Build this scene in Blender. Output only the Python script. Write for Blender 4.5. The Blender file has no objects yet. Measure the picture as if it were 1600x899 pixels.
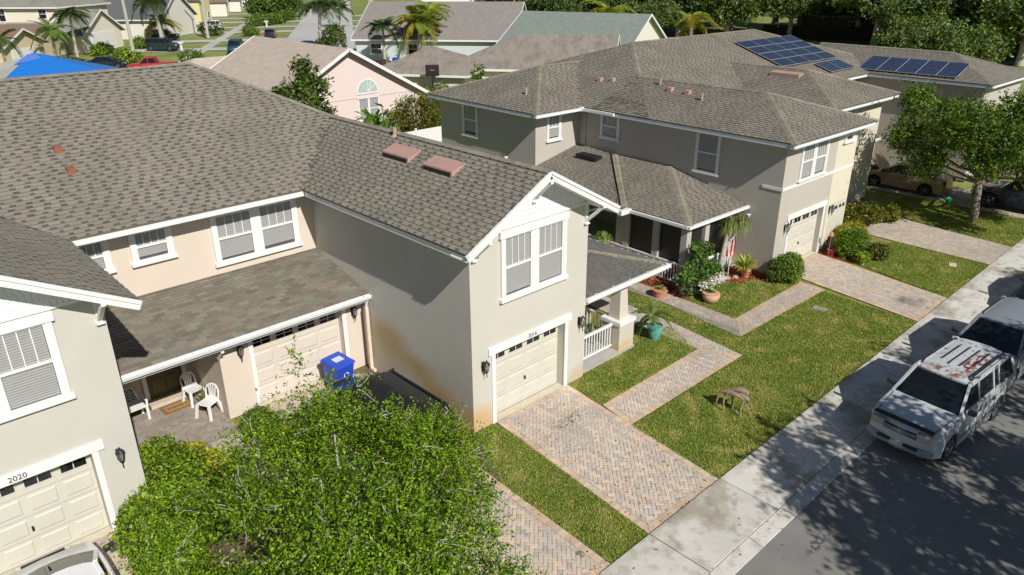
import bpy, math, random
import numpy as np
from math import radians, sin, cos, pi, sqrt, atan2
from mathutils import Matrix, Vector
R = random.Random(7)
NR = np.random.default_rng(11)
SC = bpy.context.scene
COL = SC.collection

# ---------------- camera
CAMP = (0.0, 0.0, 11.7)
cy_, cp_, cr_ = radians(46.878), radians(23.533), radians(-0.342)
_f = Vector((cos(cy_)*cos(cp_), sin(cy_)*cos(cp_), -sin(cp_)))
_r = Vector((sin(cy_), -cos(cy_), 0)); _u = _r.cross(_f)
_r2 = _r*cos(cr_)+_u*sin(cr_); _u2 = _u*cos(cr_)-_r*sin(cr_)
cam = bpy.data.cameras.new('camera'); cam.sensor_width = 36; cam.lens = 1164.6/1600*36
cam.clip_start = .1; cam.clip_end = 2000
co = bpy.data.objects.new('camera', cam); COL.objects.link(co)
co.matrix_world = Matrix(((_r2.x, _u2.x, -_f.x, CAMP[0]), (_r2.y, _u2.y, -_f.y, CAMP[1]), (_r2.z, _u2.z, -_f.z, CAMP[2]), (0, 0, 0, 1)))
SC.camera = co
# ---------------- sky, sun, exposure
SUN = Vector((-.225, -1.0, .84)).normalized()
w = bpy.data.worlds.new('World'); SC.world = w; w.use_nodes = True
nt = w.node_tree; bgn = nt.nodes['Background']
sky = nt.nodes.new('ShaderNodeTexSky'); sky.sky_type = 'NISHITA'; sky.sun_disc = False
sky.sun_elevation = math.asin(SUN.z); sky.sun_rotation = atan2(SUN.x, SUN.y)
sky.air_density = 1.0; sky.dust_density = .25; sky.ozone_density = 1.6
nt.links.new(sky.outputs[0], bgn.inputs[0]); bgn.inputs[1].default_value = .05
sl = bpy.data.lights.new('sun', 'SUN'); sl.energy = 5.0; sl.angle = radians(.53); sl.color = (1, .95, .87)
so = bpy.data.objects.new('sun', sl); COL.objects.link(so); so.location = (0, -20, 30)
so.rotation_euler = SUN.to_track_quat('Z', 'Y').to_euler()
SC.view_settings.view_transform = 'Standard'; SC.view_settings.look = 'None'; SC.view_settings.gamma = 1
SC.view_settings.exposure = 0.04

# ---------------- materials
MATS = {}
def mat(name, col=(.5, .5, .5), rough=.8, var=.15, scale=6., bump=.0, bscale=60., attr=False, metal=0., trans=0., spec=None, col2=None, coat=0., objrand=0.):
    if name in MATS: return MATS[name]
    m = bpy.data.materials.new(name); m.use_nodes = True; n = m.node_tree.nodes; l = m.node_tree.links
    b = n['Principled BSDF']; b.inputs['Roughness'].default_value = rough; b.inputs['Metallic'].default_value = metal
    if spec is not None: b.inputs['Specular IOR Level'].default_value = spec
    if coat: b.inputs['Coat Weight'].default_value = coat; b.inputs['Coat Roughness'].default_value = .05
    tc = n.new('ShaderNodeTexCoord')
    nz = n.new('ShaderNodeTexNoise'); nz.inputs['Scale'].default_value = scale; nz.inputs['Detail'].default_value = 7; nz.inputs['Roughness'].default_value = .65
    l.new(tc.outputs['Object'], nz.inputs['Vector'])
    mx = n.new('ShaderNodeMix'); mx.data_type = 'RGBA'; 
    rp = n.new('ShaderNodeMapRange'); rp.inputs[1].default_value = .3; rp.inputs[2].default_value = .7
    l.new(nz.outputs['Fac'], rp.inputs[0]); l.new(rp.outputs[0], mx.inputs[0])
    c1 = tuple(max(0, c*(1-var)) for c in col); c2 = tuple(min(1, c*(1+var)) for c in col) if col2 is None else col2
    mx.inputs[6].default_value = (*c1, 1); mx.inputs[7].default_value = (*c2, 1)
    out = mx.outputs[2]
    if attr:
        a = n.new('ShaderNodeAttribute'); a.attribute_name = 'col'
        mm = n.new('ShaderNodeMix'); mm.data_type = 'RGBA'; mm.blend_type = 'MULTIPLY'; mm.inputs[0].default_value = 1
        l.new(out, mm.inputs[6]); l.new(a.outputs['Color'], mm.inputs[7]); out = mm.outputs[2]
    if objrand:
        oi = n.new('ShaderNodeObjectInfo'); cr = n.new('ShaderNodeMapRange'); cr.inputs[3].default_value = 1-objrand; cr.inputs[4].default_value = 1+objrand
        l.new(oi.outputs['Random'], cr.inputs[0])
        mm = n.new('ShaderNodeMix'); mm.data_type = 'RGBA'; mm.blend_type = 'MULTIPLY'; mm.inputs[0].default_value = 1
        l.new(out, mm.inputs[6]); l.new(cr.outputs[0], mm.inputs[7]); out = mm.outputs[2]
    l.new(out, b.inputs['Base Color'])
    if bump:
        bn = n.new('ShaderNodeTexNoise'); bn.inputs['Scale'].default_value = bscale; bn.inputs['Detail'].default_value = 4
        l.new(tc.outputs['Object'], bn.inputs['Vector'])
        bp = n.new('ShaderNodeBump'); bp.inputs['Strength'].default_value = bump; bp.inputs['Distance'].default_value = .02
        l.new(bn.outputs['Fac'], bp.inputs['Height']); l.new(bp.outputs[0], b.inputs['Normal'])
    if trans:
        tr = n.new('ShaderNodeBsdfTranslucent'); ms = n.new('ShaderNodeMixShader'); ms.inputs[0].default_value = trans
        hs = n.new('ShaderNodeMix'); hs.data_type = 'RGBA'; hs.blend_type = 'MULTIPLY'; hs.inputs[0].default_value = 1; hs.inputs[7].default_value = (1.5, 1.5, .6, 1)
        l.new(out, hs.inputs[6]); l.new(hs.outputs[2], tr.inputs['Color'])
        l.new(b.outputs[0], ms.inputs[1]); l.new(tr.outputs[0], ms.inputs[2]); l.new(ms.outputs[0], n['Material Output'].inputs['Surface'])
    m['_n'] = 1
    MATS[name] = m
    return m
def blotch(m, col, scale, lo, hi, strength=1., box=None, soft=.3, stretch=(1, 1, 1)):
    """dirt with a shape of its own: noise blotches, optionally only inside a box (object space centre + half size)"""
    n = m.node_tree.nodes; l = m.node_tree.links; b = n['Principled BSDF']
    src = b.inputs['Base Color'].links[0].from_socket
    tc = n.new('ShaderNodeTexCoord'); mp = n.new('ShaderNodeMapping'); mp.inputs['Scale'].default_value = stretch
    l.new(tc.outputs['Object'], mp.inputs['Vector'])
    nz = n.new('ShaderNodeTexNoise'); nz.inputs['Scale'].default_value = scale; nz.inputs['Detail'].default_value = 6; nz.inputs['Roughness'].default_value = .6
    l.new(mp.outputs[0], nz.inputs['Vector'])
    r = n.new('ShaderNodeMapRange'); r.inputs[1].default_value = lo; r.inputs[2].default_value = hi; r.inputs[4].default_value = strength
    l.new(nz.outputs['Fac'], r.inputs[0]); fac = r.outputs[0]
    if box:
        (cx, cy, cz), (hx, hy, hz) = box
        s = n.new('ShaderNodeVectorMath'); s.operation = 'SUBTRACT'; s.inputs[1].default_value = (cx, cy, cz); l.new(tc.outputs['Object'], s.inputs[0])
        d = n.new('ShaderNodeVectorMath'); d.operation = 'DIVIDE'; d.inputs[1].default_value = (hx, hy, hz); l.new(s.outputs[0], d.inputs[0])
        ln = n.new('ShaderNodeVectorMath'); ln.operation = 'LENGTH'; l.new(d.outputs[0], ln.inputs[0])
        r2 = n.new('ShaderNodeMapRange'); r2.inputs[1].default_value = 1; r2.inputs[2].default_value = 1-soft; l.new(ln.outputs['Value'], r2.inputs[0])
        mu = n.new('ShaderNodeMath'); mu.operation = 'MULTIPLY'; l.new(fac, mu.inputs[0]); l.new(r2.outputs[0], mu.inputs[1]); fac = mu.outputs[0]
    mx = n.new('ShaderNodeMix'); mx.data_type = 'RGBA'; mx.inputs[7].default_value = (*col, 1)
    l.new(fac, mx.inputs[0]); l.new(src, mx.inputs[6]); l.new(mx.outputs[2], b.inputs['Base Color'])
def glassmat(name, tint=(.03, .04, .05), alpha=.45, rough=.04):
    if name in MATS: return MATS[name]
    m = bpy.data.materials.new(name); m.use_nodes = True; n = m.node_tree.nodes; l = m.node_tree.links
    b = n['Principled BSDF']; b.inputs['Base Color'].default_value = (*tint, 1); b.inputs['Roughness'].default_value = rough; b.inputs['Specular IOR Level'].default_value = .8
    t = n.new('ShaderNodeBsdfTransparent'); t.inputs[0].default_value = (.97, .97, .97, 1); ms = n.new('ShaderNodeMixShader')
    ms.inputs[0].default_value = alpha; l.new(t.outputs[0], ms.inputs[1]); l.new(b.outputs[0], ms.inputs[2]); l.new(ms.outputs[0], n['Material Output'].inputs['Surface'])
    MATS[name] = m; return m

# ---------------- mesh helpers
class MB:
    def __init__(s): s.v = []; s.f = []; s.m = []; s.c = []
    def poly(s, pts, m=0, c=(1, 1, 1)):
        k = len(s.v); s.v += [tuple(p) for p in pts]; s.f.append(tuple(range(k, k+len(pts)))); s.m.append(m); s.c.append(c)
    def faces(s, vs, fs, m=0, c=(1, 1, 1)):
        k = len(s.v); s.v += [tuple(p) for p in vs]
        for f in fs: s.f.append(tuple(i+k for i in f)); s.m.append(m); s.c.append(c)
    def hexa(s, b, t, m=0, c=(1, 1, 1)):
        s.faces(list(b)+list(t), [(3, 2, 1, 0), (4, 5, 6, 7), (0, 1, 5, 4), (1, 2, 6, 5), (2, 3, 7, 6), (3, 0, 4, 7)], m, c)
    def box(s, x0, x1, y0, y1, z0, z1, m=0, c=(1, 1, 1)):
        s.hexa([(x0, y0, z0), (x1, y0, z0), (x1, y1, z0), (x0, y1, z0)], [(x0, y0, z1), (x1, y0, z1), (x1, y1, z1), (x0, y1, z1)], m, c)
    def obox(s, o, u, n, a, b, h, m=0, c=(1, 1, 1)):
        """o origin, u along, n outward (both horizontal 2d/3d), a=(a0,a1) along u, b along n, h along z"""
        P = lambda i, j, k: (o[0]+u[0]*i+n[0]*j, o[1]+u[1]*i+n[1]*j, o[2]+k)
        s.hexa([P(a[0], b[0], h[0]), P(a[1], b[0], h[0]), P(a[1], b[1], h[0]), P(a[0], b[1], h[0])], [P(a[0], b[0], h[1]), P(a[1], b[0], h[1]), P(a[1], b[1], h[1]), P(a[0], b[1], h[1])], m, c)
    def beam(s, p, q, w, h, m=0, up=(0, 0, 1), c=(1, 1, 1)):
        p = Vector(p); q = Vector(q); d = (q-p).normalized(); up = Vector(up); sd = d.cross(up)
        if sd.length < 1e-4: sd = Vector((1, 0, 0))
        sd.normalize(); u2 = sd.cross(d); a = sd*w/2; b = u2*h/2
        s.hexa([p-a-b, p+a-b, p+a+b, p-a+b], [q-a-b, q+a-b, q+a+b, q-a+b], m, c)
    def tube(s, pts, rs, n=8, m=0, cap=True, c=(1, 1, 1)):
        pts = [Vector(p) for p in pts]; rings = []
        if not hasattr(rs, '__len__'): rs = [rs]*len(pts)
        for i, p in enumerate(pts):
            d = (pts[min(i+1, len(pts)-1)]-pts[max(i-1, 0)])
            if d.length < 1e-6: d = Vector((0, 0, 1))
            d.normalize(); a = d.cross(Vector((0, 0, 1)) if abs(d.z) < .9 else Vector((1, 0, 0))).normalized(); b = d.cross(a)
            rings.append([p+(a*cos(2*pi*k/n)+b*sin(2*pi*k/n))*rs[i] for k in range(n)])
        k0 = len(s.v)
        for r in rings: s.v += [tuple(q) for q in r]
        for i in range(len(pts)-1):
            for k in range(n):
                s.f.append((k0+i*n+k, k0+i*n+(k+1) % n, k0+(i+1)*n+(k+1) % n, k0+(i+1)*n+k)); s.m.append(m); s.c.append(c)
        if cap:
            s.f.append(tuple(k0+k for k in range(n))[::-1]); s.m.append(m); s.c.append(c)
            s.f.append(tuple(k0+(len(pts)-1)*n+k for k in range(n))); s.m.append(m); s.c.append(c)
    def lathe(s, o, prof, n=16, m=0, c=(1, 1, 1)):
        k0 = len(s.v)
        for r, z in prof: s.v += [(o[0]+r*cos(2*pi*k/n), o[1]+r*sin(2*pi*k/n), o[2]+z) for k in range(n)]
        for i in range(len(prof)-1):
            for k in range(n): s.f.append((k0+i*n+k, k0+i*n+(k+1) % n, k0+(i+1)*n+(k+1) % n, k0+(i+1)*n+k)); s.m.append(m); s.c.append(c)
        s.f.append(tuple(k0+(len(prof)-1)*n+k for k in range(n))); s.m.append(m); s.c.append(c)
        s.f.append(tuple(k0+k for k in range(n))[::-1]); s.m.append(m); s.c.append(c)
def tagit(o, label=None, cat=None, group=None, kind=None):
    if label: o['label'] = label
    if cat: o['category'] = cat
    if group: o['group'] = group
    if kind: o['kind'] = kind
    return o
ROOTM = {}
def root(name, loc, rz, label, cat, group=None):
    o = bpy.data.objects.new(name, None); COL.objects.link(o); o.location = loc; o.rotation_euler = (0, 0, rz); o.empty_display_size = .3
    ROOTM[o.name] = Matrix.Translation(Vector(loc)) @ Matrix.Rotation(rz, 4, 'Z')
    return tagit(o, label, cat, group)
def topof(o):
    while o.parent: o = o.parent
    return o
def mesh_np(name, V, F, mats, cols=None, mi=None, smooth=False):
    """V (n,3) array, F list of tuples or (m,k) int array"""
    me = bpy.data.meshes.new(name)
    if isinstance(F, np.ndarray):
        m, k = F.shape
        me.vertices.add(len(V)); me.vertices.foreach_set('co', np.asarray(V, np.float32).ravel())
        me.loops.add(m*k); me.loops.foreach_set('vertex_index', F.astype(np.int32).ravel())
        me.polygons.add(m); me.polygons.foreach_set('loop_start', np.arange(0, m*k, k, dtype=np.int32)); me.polygons.foreach_set('loop_total', np.full(m, k, np.int32))
        me.update(calc_edges=True)
    else:
        me.from_pydata([tuple(v) for v in V], [], F); me.update()
    for mt in mats: me.materials.append(mt)
    if mi is not None and len(mats) > 1: me.polygons.foreach_set('material_index', np.asarray(mi, np.int32))
    if cols is not None:
        at = me.color_attributes.new('col', 'FLOAT_COLOR', 'CORNER')
        lt = np.zeros(len(me.polygons), np.int32); me.polygons.foreach_get('loop_total', lt)
        cc = np.asarray(cols, np.float32); cc = np.concatenate([cc, np.ones((len(cc), 1), np.float32)], 1)
        at.data.foreach_set('color', np.repeat(cc, lt, 0).ravel())
    if smooth: me.polygons.foreach_set('use_smooth', np.ones(len(me.polygons), bool))
    return me
def link(name, me, parent=None, loc=None, kind=None, label=None):
    o = bpy.data.objects.new(name, me); COL.objects.link(o)
    if parent: o.parent = parent
    if loc: o.location = loc
    if kind: o['kind'] = kind
    if label: o['label'] = label
    return o
def part(name, mb, mats, parent=None, world=False, kind=None, label=None, bevel=0, smooth=0, col=False, seg=2):
    if not isinstance(mats, (list, tuple)): mats = [mats]
    V = mb.v
    if world and parent is not None:
        inv = ROOTM[topof(parent).name].inverted(); V = [tuple(inv @ Vector(p)) for p in V]
    me = mesh_np(name, V, mb.f, mats, mb.c if col else None, mb.m)
    if smooth:
        me.polygons.foreach_set('use_smooth', np.ones(len(me.polygons), bool)); me.set_sharp_from_angle(angle=radians(smooth))
    o = link(name, me, parent, kind=kind, label=label)
    if bevel:
        md = o.modifiers.new('bevel', 'BEVEL'); md.width = bevel; md.segments = seg; md.limit_method = 'ANGLE'; md.angle_limit = radians(35)
    return o
def copytree(o, parent=None):
    c = o.copy(); COL.objects.link(c)
    if parent: c.parent = parent
    for ch in list(o.children): copytree(ch, c)
    return c
def dup(o, loc, rz=0, label=None, scale=None):
    c = copytree(o); c.location = loc; c.rotation_euler = (0, 0, rz)
    if scale: c.scale = (scale,)*3
    if label: c['label'] = label
    return c
def clip2(poly, conv):
    """Sutherland-Hodgman; conv counter-clockwise convex"""
    out = poly
    for i in range(len(conv)):
        a = conv[i]; b = conv[(i+1) % len(conv)]; ex = b[0]-a[0]; ey = b[1]-a[1]
        inp = out; out = []
        if not inp: return []
        for j in range(len(inp)):
            p = inp[j]; q = inp[(j+1) % len(inp)]
            dp = ex*(p[1]-a[1])-ey*(p[0]-a[0]); dq = ex*(q[1]-a[1])-ey*(q[0]-a[0])
            if dp >= 0: out.append(p)
            if (dp > 0 and dq < 0) or (dp < 0 and dq > 0):
                t = dp/(dp-dq); out.append((p[0]+(q[0]-p[0])*t, p[1]+(q[1]-p[1])*t))
    return out
def ccw(poly):
    a = sum(poly[i][0]*poly[(i+1) % len(poly)][1]-poly[(i+1) % len(poly)][0]*poly[i][1] for i in range(len(poly)))
    return poly if a > 0 else poly[::-1]
def inside(p, conv, e=0):
    for i in range(len(conv)):
        a = conv[i]; b = conv[(i+1) % len(conv)]
        if (b[0]-a[0])*(p[1]-a[1])-(b[1]-a[1])*(p[0]-a[0]) < e: return False
    return True

# ---------------- roofs
PAL_A = [(.255, .24, .195), (.24, .228, .188), (.265, .245, .20), (.23, .215, .178), (.25, .228, .19)]
PAL_D = [(.095, .086, .068), (.11, .098, .078), (.088, .082, .07), (.115, .095, .075)]
PAL_L = [(.24, .225, .18), (.22, .195, .155), (.20, .165, .13), (.19, .185, .145), (.235, .19, .15), (.175, .155, .125), (.225, .215, .175)]
PAL_B = [(.27, .25, .205), (.25, .23, .185), (.265, .235, .195), (.28, .26, .215)]
PAL_BD = [(.125, .11, .09), (.14, .12, .098), (.12, .112, .095)]
def shingle_plane(mb, poly, style='A', course=.145, rec=None):
    """poly: planar 3d polygon, first edge = eave; tabs with their own faces added to mb. rec collects whole tabs."""
    P = [Vector(p) for p in poly]; o = P[0]; u = (P[1]-P[0]).normalized()
    nrm = Vector((0, 0, 0))
    for i in range(1, len(P)-1): nrm += (P[i]-P[0]).cross(P[i+1]-P[0])
    nrm.normalize()
    if nrm.z < 0: nrm = -nrm
    v = nrm.cross(u)
    if v.z < 0: v = -v
    C2 = ccw([((p-o).dot(u), (p-o).dot(v)) for p in P])
    umin = min(c[0] for c in C2); umax = max(c[0] for c in C2); vmax = max(c[1] for c in C2)
    row = 0; y = 0.
    W = lambda a, b, h: tuple(o+u*a+v*b+nrm*h)
    while y < vmax-.01:
        x = umin-R.random()*.3; lt = R.random() < .5
        # row extent for this course
        while x < umax:
            if style == 'L':
                wd = .30; lt = True; c = R.choice(PAL_L); k = R.uniform(.85, 1.12)
                if x < umin: x = umin-(.15 if row % 2 else .0)-.001
            else:
                wd = R.uniform(.14, .30) if lt else R.uniform(.09, .18)
                c = R.choice((PAL_A if style == 'A' else PAL_B) if lt else (PAL_D if style == 'A' else PAL_BD)); k = R.uniform(.95, 1.05)
            c = (c[0]*k, c[1]*k, c[2]*k)
            x1 = x+wd; t = (.026 if lt else .010) if style != 'L' else R.uniform(.016, .024)
            quad = [(x, y), (x1-(.006 if style == 'L' else 0), y), (x1-(.006 if style == 'L' else 0), y+course), (x, y+course)]
            full = all(inside(q, C2) for q in quad)
            q2 = quad if full else clip2(quad, C2)
            if len(q2) >= 3:
                hh = lambda b: .004+(t-.004)*(1-(b-y)/course)
                if full and rec is not None: rec.append((W(x, y, 0), u.copy(), v.copy(), nrm.copy(), wd, c))
                else:
                    if style != 'L' and not lt and full:
                        ym = y+course*.62; cl_ = R.choice(PAL_A if style == 'A' else PAL_B)
                        mb.poly([W(x, y, hh(y)), W(x1, y, hh(y)), W(x1, ym, hh(ym)), W(x, ym, hh(ym))], 0, c); mb.poly([W(x, ym, hh(ym)), W(x1, ym, hh(ym)), W(x1, y+course, .004), W(x, y+course, .004)], 0, cl_)
                    else: mb.poly([W(a, b, hh(b)) for a, b in q2], 0, c)
                    if full:
                        mb.poly([W(x, y, 0), W(quad[1][0], y, 0), W(quad[1][0], y, t), W(x, y, t)], 0, (c[0]*.8, c[1]*.8, c[2]*.8))
                        if lt:
                            mb.poly([W(quad[1][0], y, t), W(quad[1][0], y, 0), W(quad[1][0], y+course, 0)], 0, c)
                            mb.poly([W(x, y, 0), W(x, y, t), W(x, y+course, 0)], 0, c)
            x = x1; lt = not lt
        y += course; row += 1
def slab(mb, poly, th=.13, m=0, c=(1, 1, 1)):
    P = [Vector(p) for p in poly]; n = (P[1]-P[0]).cross(P[-1]-P[0]).normalized()
    if n.z < 0: n = -n; 
    D = Vector((0, 0, -th)); k = len(P)
    mb.faces([tuple(p) for p in P]+[tuple(p+D) for p in P], [tuple(range(k)), tuple(range(2*k-1, k-1, -1))]+[(i, k+i, k+(i+1) % k, (i+1) % k) for i in range(k)], m, c)
def capline(mb, p, q, w=.26, c0=(.27, .25, .20), nrmw=.10):
    p = Vector(p); q = Vector(q); d = q-p; L = d.length; d.normalize(); s = d.cross(Vector((0, 0, 1))).normalized(); n = int(L/.2)
    for i in range(n):
        a = p+d*(L*i/n); b = p+d*(L*(i+1)/n+.03); k = R.uniform(.8, 1.08); c = (c0[0]*k, c0[1]*k, c0[2]*k)
        A = [a-s*w/2+Vector((0, 0, .035-nrmw*.5)), a+Vector((0, 0, .05)), a+s*w/2+Vector((0, 0, .035-nrmw*.5))]
        B = [b-s*w/2+Vector((0, 0, .025-nrmw*.5)), b+Vector((0, 0, .035)), b+s*w/2+Vector((0, 0, .025-nrmw*.5))]
        mb.poly([A[0], A[1], B[1], B[0]], 0, c); mb.poly([A[1], A[2], B[2], B[1]], 0, (c[0]*.95, c[1]*.95, c[2]*.95))
        mb.poly([A[0], A[1], A[2]], 0, (c[0]*.6, c[1]*.6, c[2]*.6))
# ---------------- material set
M_sh = mat('asphalt_shingle', (.95, .95, .95), .95, .12, .9, .35, 90, attr=True)
blotch(M_sh, (.125, .12, .10), .35, .48, .75, .38, stretch=(1.6, .5, .5)); blotch(M_sh, (.27, .225, .17), .6, .52, .75, .28)
M_shb = mat('shingle_underlay', (.15, .135, .115), .95, .2, 5)
M_white = mat('white_paint', (.76, .765, .76), .45, .03, 3)
M_whitesid = mat('white_siding', (.78, .79, .79), .5, .04, 3)
M_gut = mat('gutter_enamel', (.78, .79, .80), .35, .06, 2)
M_cream = mat('cream_stucco', (.53, .515, .46), .9, .035, .8, .18, 45)
M_creamL = mat('cream_stucco_clean', (.53, .515, .46), .9, .035, .8, .18, 45)
M_peach = mat('peach_stucco', (.64, .555, .47), .9, .04, .8, .18, 45)
M_door = mat('garage_door_cream', (.58, .56, .49), .5, .03, 2)
M_doorp = mat('garage_door_peach', (.63, .57, .50), .5, .03, 2)
M_blk = mat('black_metal', (.02, .02, .022), .4, .2, 5)
M_dark = mat('dark_void', (.012, .012, .014), .6, .2, 5)
M_glassd = glassmat('window_glass', (.02, .026, .03), .16)
M_glassk = glassmat('dark_glass', (.010, .013, .016), .93)
M_blind = mat('blind_slat', (.80, .81, .80), .6, .04, 5)
M_backing = mat('room_dark', (.17, .175, .18), .8, .2, 3)
M_flue = mat('salmon_metal', (.44, .27, .23), .6, .1, 4)
M_flue2 = mat('rust_metal', (.26, .10, .06), .7, .2, 6)
M_conc = mat('concrete', (.60, .585, .535), .9, .10, .9, .3, 70, objrand=.07)
blotch(M_conc, (.30, .265, .20), .75, .49, .62, .8); blotch(M_conc, (.22, .21, .18), 2.6, .54, .68, .6); blotch(M_conc, (.17, .15, .11), 1.2, .35, .6, .7, box=((22, 7.6, 0), (40, .5, .5)), soft=.9)
# orange-brown water stain creeping up from the lawn at the wall foot and a diagonal band on the side wall
blotch(M_cream, (.58, .33, .10), 1.2, .1, .5, .75, box=((.2, -.1, 0.0), (1.0, .9, .85)), soft=.5)
blotch(M_cream, (.52, .33, .12), 1.2, .3, .55, .42, box=((0, 1.2, .1), (.5, 2.2, 1.5)), soft=.6)
blotch(M_cream, (.44, .31, .13), .9, .2, .5, .85, box=((0, 3.9, 1.45), (.4, 1.35, .75)), soft=.7); blotch(M_cream, (.46, .36, .2), .9, .2, .5, .6, box=((0, 4.4, .7), (.4, 1.5, 1.0)), soft=.7)
blotch(M_cream, (.44, .31, .13), .9, .2, .5, .9, box=((0, 2.7, .95), (.4, 1.3, .6)), soft=.7); blotch(M_cream, (.46, .30, .10), .9, .2, .5, .8, box=((0, 1.6, .45), (.4, 1.2, .5)), soft=.7)
blotch(M_cream, (.55, .34, .13), 1.6, .2, .5, .6, box=((4.2, -.1, 0.0), (.8, .5, .55)), soft=.5)

def window(rt, o, u, n, wdt, h, world=True, nsash=1, trim=.11, header=.16, sill=.10, blinds=True, lites=3, label=None, glass=None, trimm=None, gap=.2, mid=.5):
    """o bottom-left of the clear opening; built proud of the wall"""
    u = Vector((*u, 0)) if len(u) == 2 else Vector(u); n = Vector((*n, 0)) if len(n) == 2 else Vector(n)
    mb = MB(); trimm = trimm or M_white
    B = lambda a0, a1, b0, b1, c0, c1: mb.obox(o, u, n, (a0, a1), (b0, b1), (c0, c1))
    B(-trim, 0, 0, .075, 0, h); B(wdt, wdt+trim, 0, .075, 0, h)
    B(-trim-.05, wdt+trim+.05, 0, .10, h, h+header); B(-trim-.05, wdt+trim+.05, 0, .12, -sill, 0)
    sw = (wdt-gap*(nsash-1))/nsash
    wroot = None; subs = []
    for k in range(nsash):
        x0 = k*(sw+gap); x1 = x0+sw
        if k < nsash-1: B(x1, x1+gap, 0, .07, 0, h)
        f = .045; hm = h*mid
        B(x0, x0+f, .0, .055, 0, h); B(x1-f, x1, 0, .055, 0, h); B(x0+f, x1-f, 0, .055, 0, f); B(x0+f, x1-f, 0, .055, h-f, h); B(x0+f, x1-f, 0, .06, hm-.03, hm+.03)
        for q in range(1, lites+1):
            xx = x0+f+(sw-2*f)*q/(lites+1); B(xx-.011, xx+.011, .03, .045, hm+.03, h-f)
    wroot = part('window', mb, trimm, rt, world, label=label)
    for k in range(nsash):
        x0 = k*(sw+gap)+.045; x1 = x0+sw-.09
        g = MB(); g.obox(o, u, n, (x0, x1), (.028, .032), (.045, h-.045)); part('pane', g, glass or M_glassd, wroot, world)
        b = MB(); b.obox(o, u, n, (x0, x1), (.002, .006), (.0451, h-.0451), 1)
        if blinds:
            zz = .06+R.random()*.12
            while zz < h-.06:
                b.obox(o, u, n, (x0+.01, x1-.01), (.010, .018), (zz, zz+.047), 0); zz += .057
        part('blind', b, [M_blind, M_backing], wroot, world)
    return wroot
def garage_door(rt, o, u, n, wdt, h, m, world=True, groups=4, rows=2, cols=8, label=None):
    """panelled sectional door; o bottom-left, outward normal n"""
    u = Vector((*u, 0)); n = Vector((*n, 0)); mb = MB()
    mb.obox(o, u, n, (0, wdt), (-.04, 0), (0, h))
    d = part('garage_door', mb, m, rt, world, label=label)
    ph = h/4
    for r in range(4):
        for k in range(groups):
            pw = wdt/groups; a0 = k*pw+.07; a1 = (k+1)*pw-.07; z0 = r*ph+.09; z1 = (r+1)*ph-.07
            if r == 3:
                f = MB(); g = MB(); z0 = r*ph+.15; z1 = z0+.26; a0 += .02; a1 -= .02
                g.obox(o, u, n, (a0, a1), (0, .006), (z0, z1))
                am = (a0+a1)/2
                for q in (a0-.02, am-.012, a1): f.obox(o, u, n, (q, q+.022), (0, .014), (z0, z1))
                zm = (z0+z1)/2
                for q in ((z0-.02, z0), (z1, z1+.02)) + (((zm-.01, zm+.01),) if rows == 2 else ()): f.obox(o, u, n, (a0-.02, a1+.022), (0, .0145), q)
                part('pane', g, M_glassk, d, world); part('pane_frame', f, m, d, world)
            else:
                p = MB(); b = .03
                A = [o[0]+0, o[1]+0, o[2]]
                P = lambda a, bb, c: (o[0]+u.x*a+n.x*bb, o[1]+u.y*a+n.y*bb, o[2]+c)
                o1 = [P(a0, 0.001, z0), P(a1, 0.001, z0), P(a1, 0.001, z1), P(a0, 0.001, z1)]
                o2 = [P(a0+b, .016, z0+b), P(a1-b, .016, z0+b), P(a1-b, .016, z1-b), P(a0+b, .016, z1-b)]
                p.faces(o1+o2, [(0, 1, 5, 4), (1, 2, 6, 5), (2, 3, 7, 6), (3, 0, 4, 7), (4, 5, 6, 7)])
                part('panel', p, m, d, world)
    s = MB()
    for r in range(1, 4): s.obox(o, u, n, (0, wdt), (0, .002), (r*ph-.006, r*ph+.006))
    part('section_joint', s, mat('door_joint', (.35, .32, .27), .8), d, world)
    hd = MB(); hd.obox(o, u, n, (wdt*.5-.02, wdt*.5+.02), (0, .05), (h*.33, h*.33+.1)); part('handle', hd, M_blk, d, world)
    return d
def sconce(name, loc, n, label):
    n = Vector((*n, 0)).normalized(); u = Vector((n.y, -n.x, 0)); rz = atan2(n.x, -n.y)
    r = root(name, loc, rz, label, 'wall lamp', 'black lantern lamps on the house walls')
    a = MB(); a.box(-.05, .05, -.02, 0, -.16, .12); a.tube([(0, -.02, .08), (0, -.12, .14), (0, -.16, .08)], .012, 6); a.tube([(0, -.02, -.1), (0, -.10, -.2), (0, -.15, -.08)], .010, 6)
    a.lathe((0, -.16, -.3), [(.004, 0), (.015, .03), (.01, .1), (.03, .16)], 8)
    part('bracket', a, M_blk, r)
    c = MB(); c.lathe((0, -.16, -.12), [(.03, 0), (.055, .015), (.055, .02)], 10); c.lathe((0, -.16, .10), [(.10, 0), (.06, .06), (.015, .10), (.012, .13)], 10)
    for k in range(6):
        x, y = cos(k*pi/3), sin(k*pi/3); c.beam((x*.052, -.16+y*.052, -.10), (x*.088, -.16+y*.088, .10), .010, .010)
    part('cage', c, M_blk, r)
    g = MB(); g.lathe((0, -.16, -.098), [(.045, 0), (.078, .195)], 10); part('lantern_glass', g, glassmat('lamp_glass', (.35, .33, .28), .5, .2), r)
    return r
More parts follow.
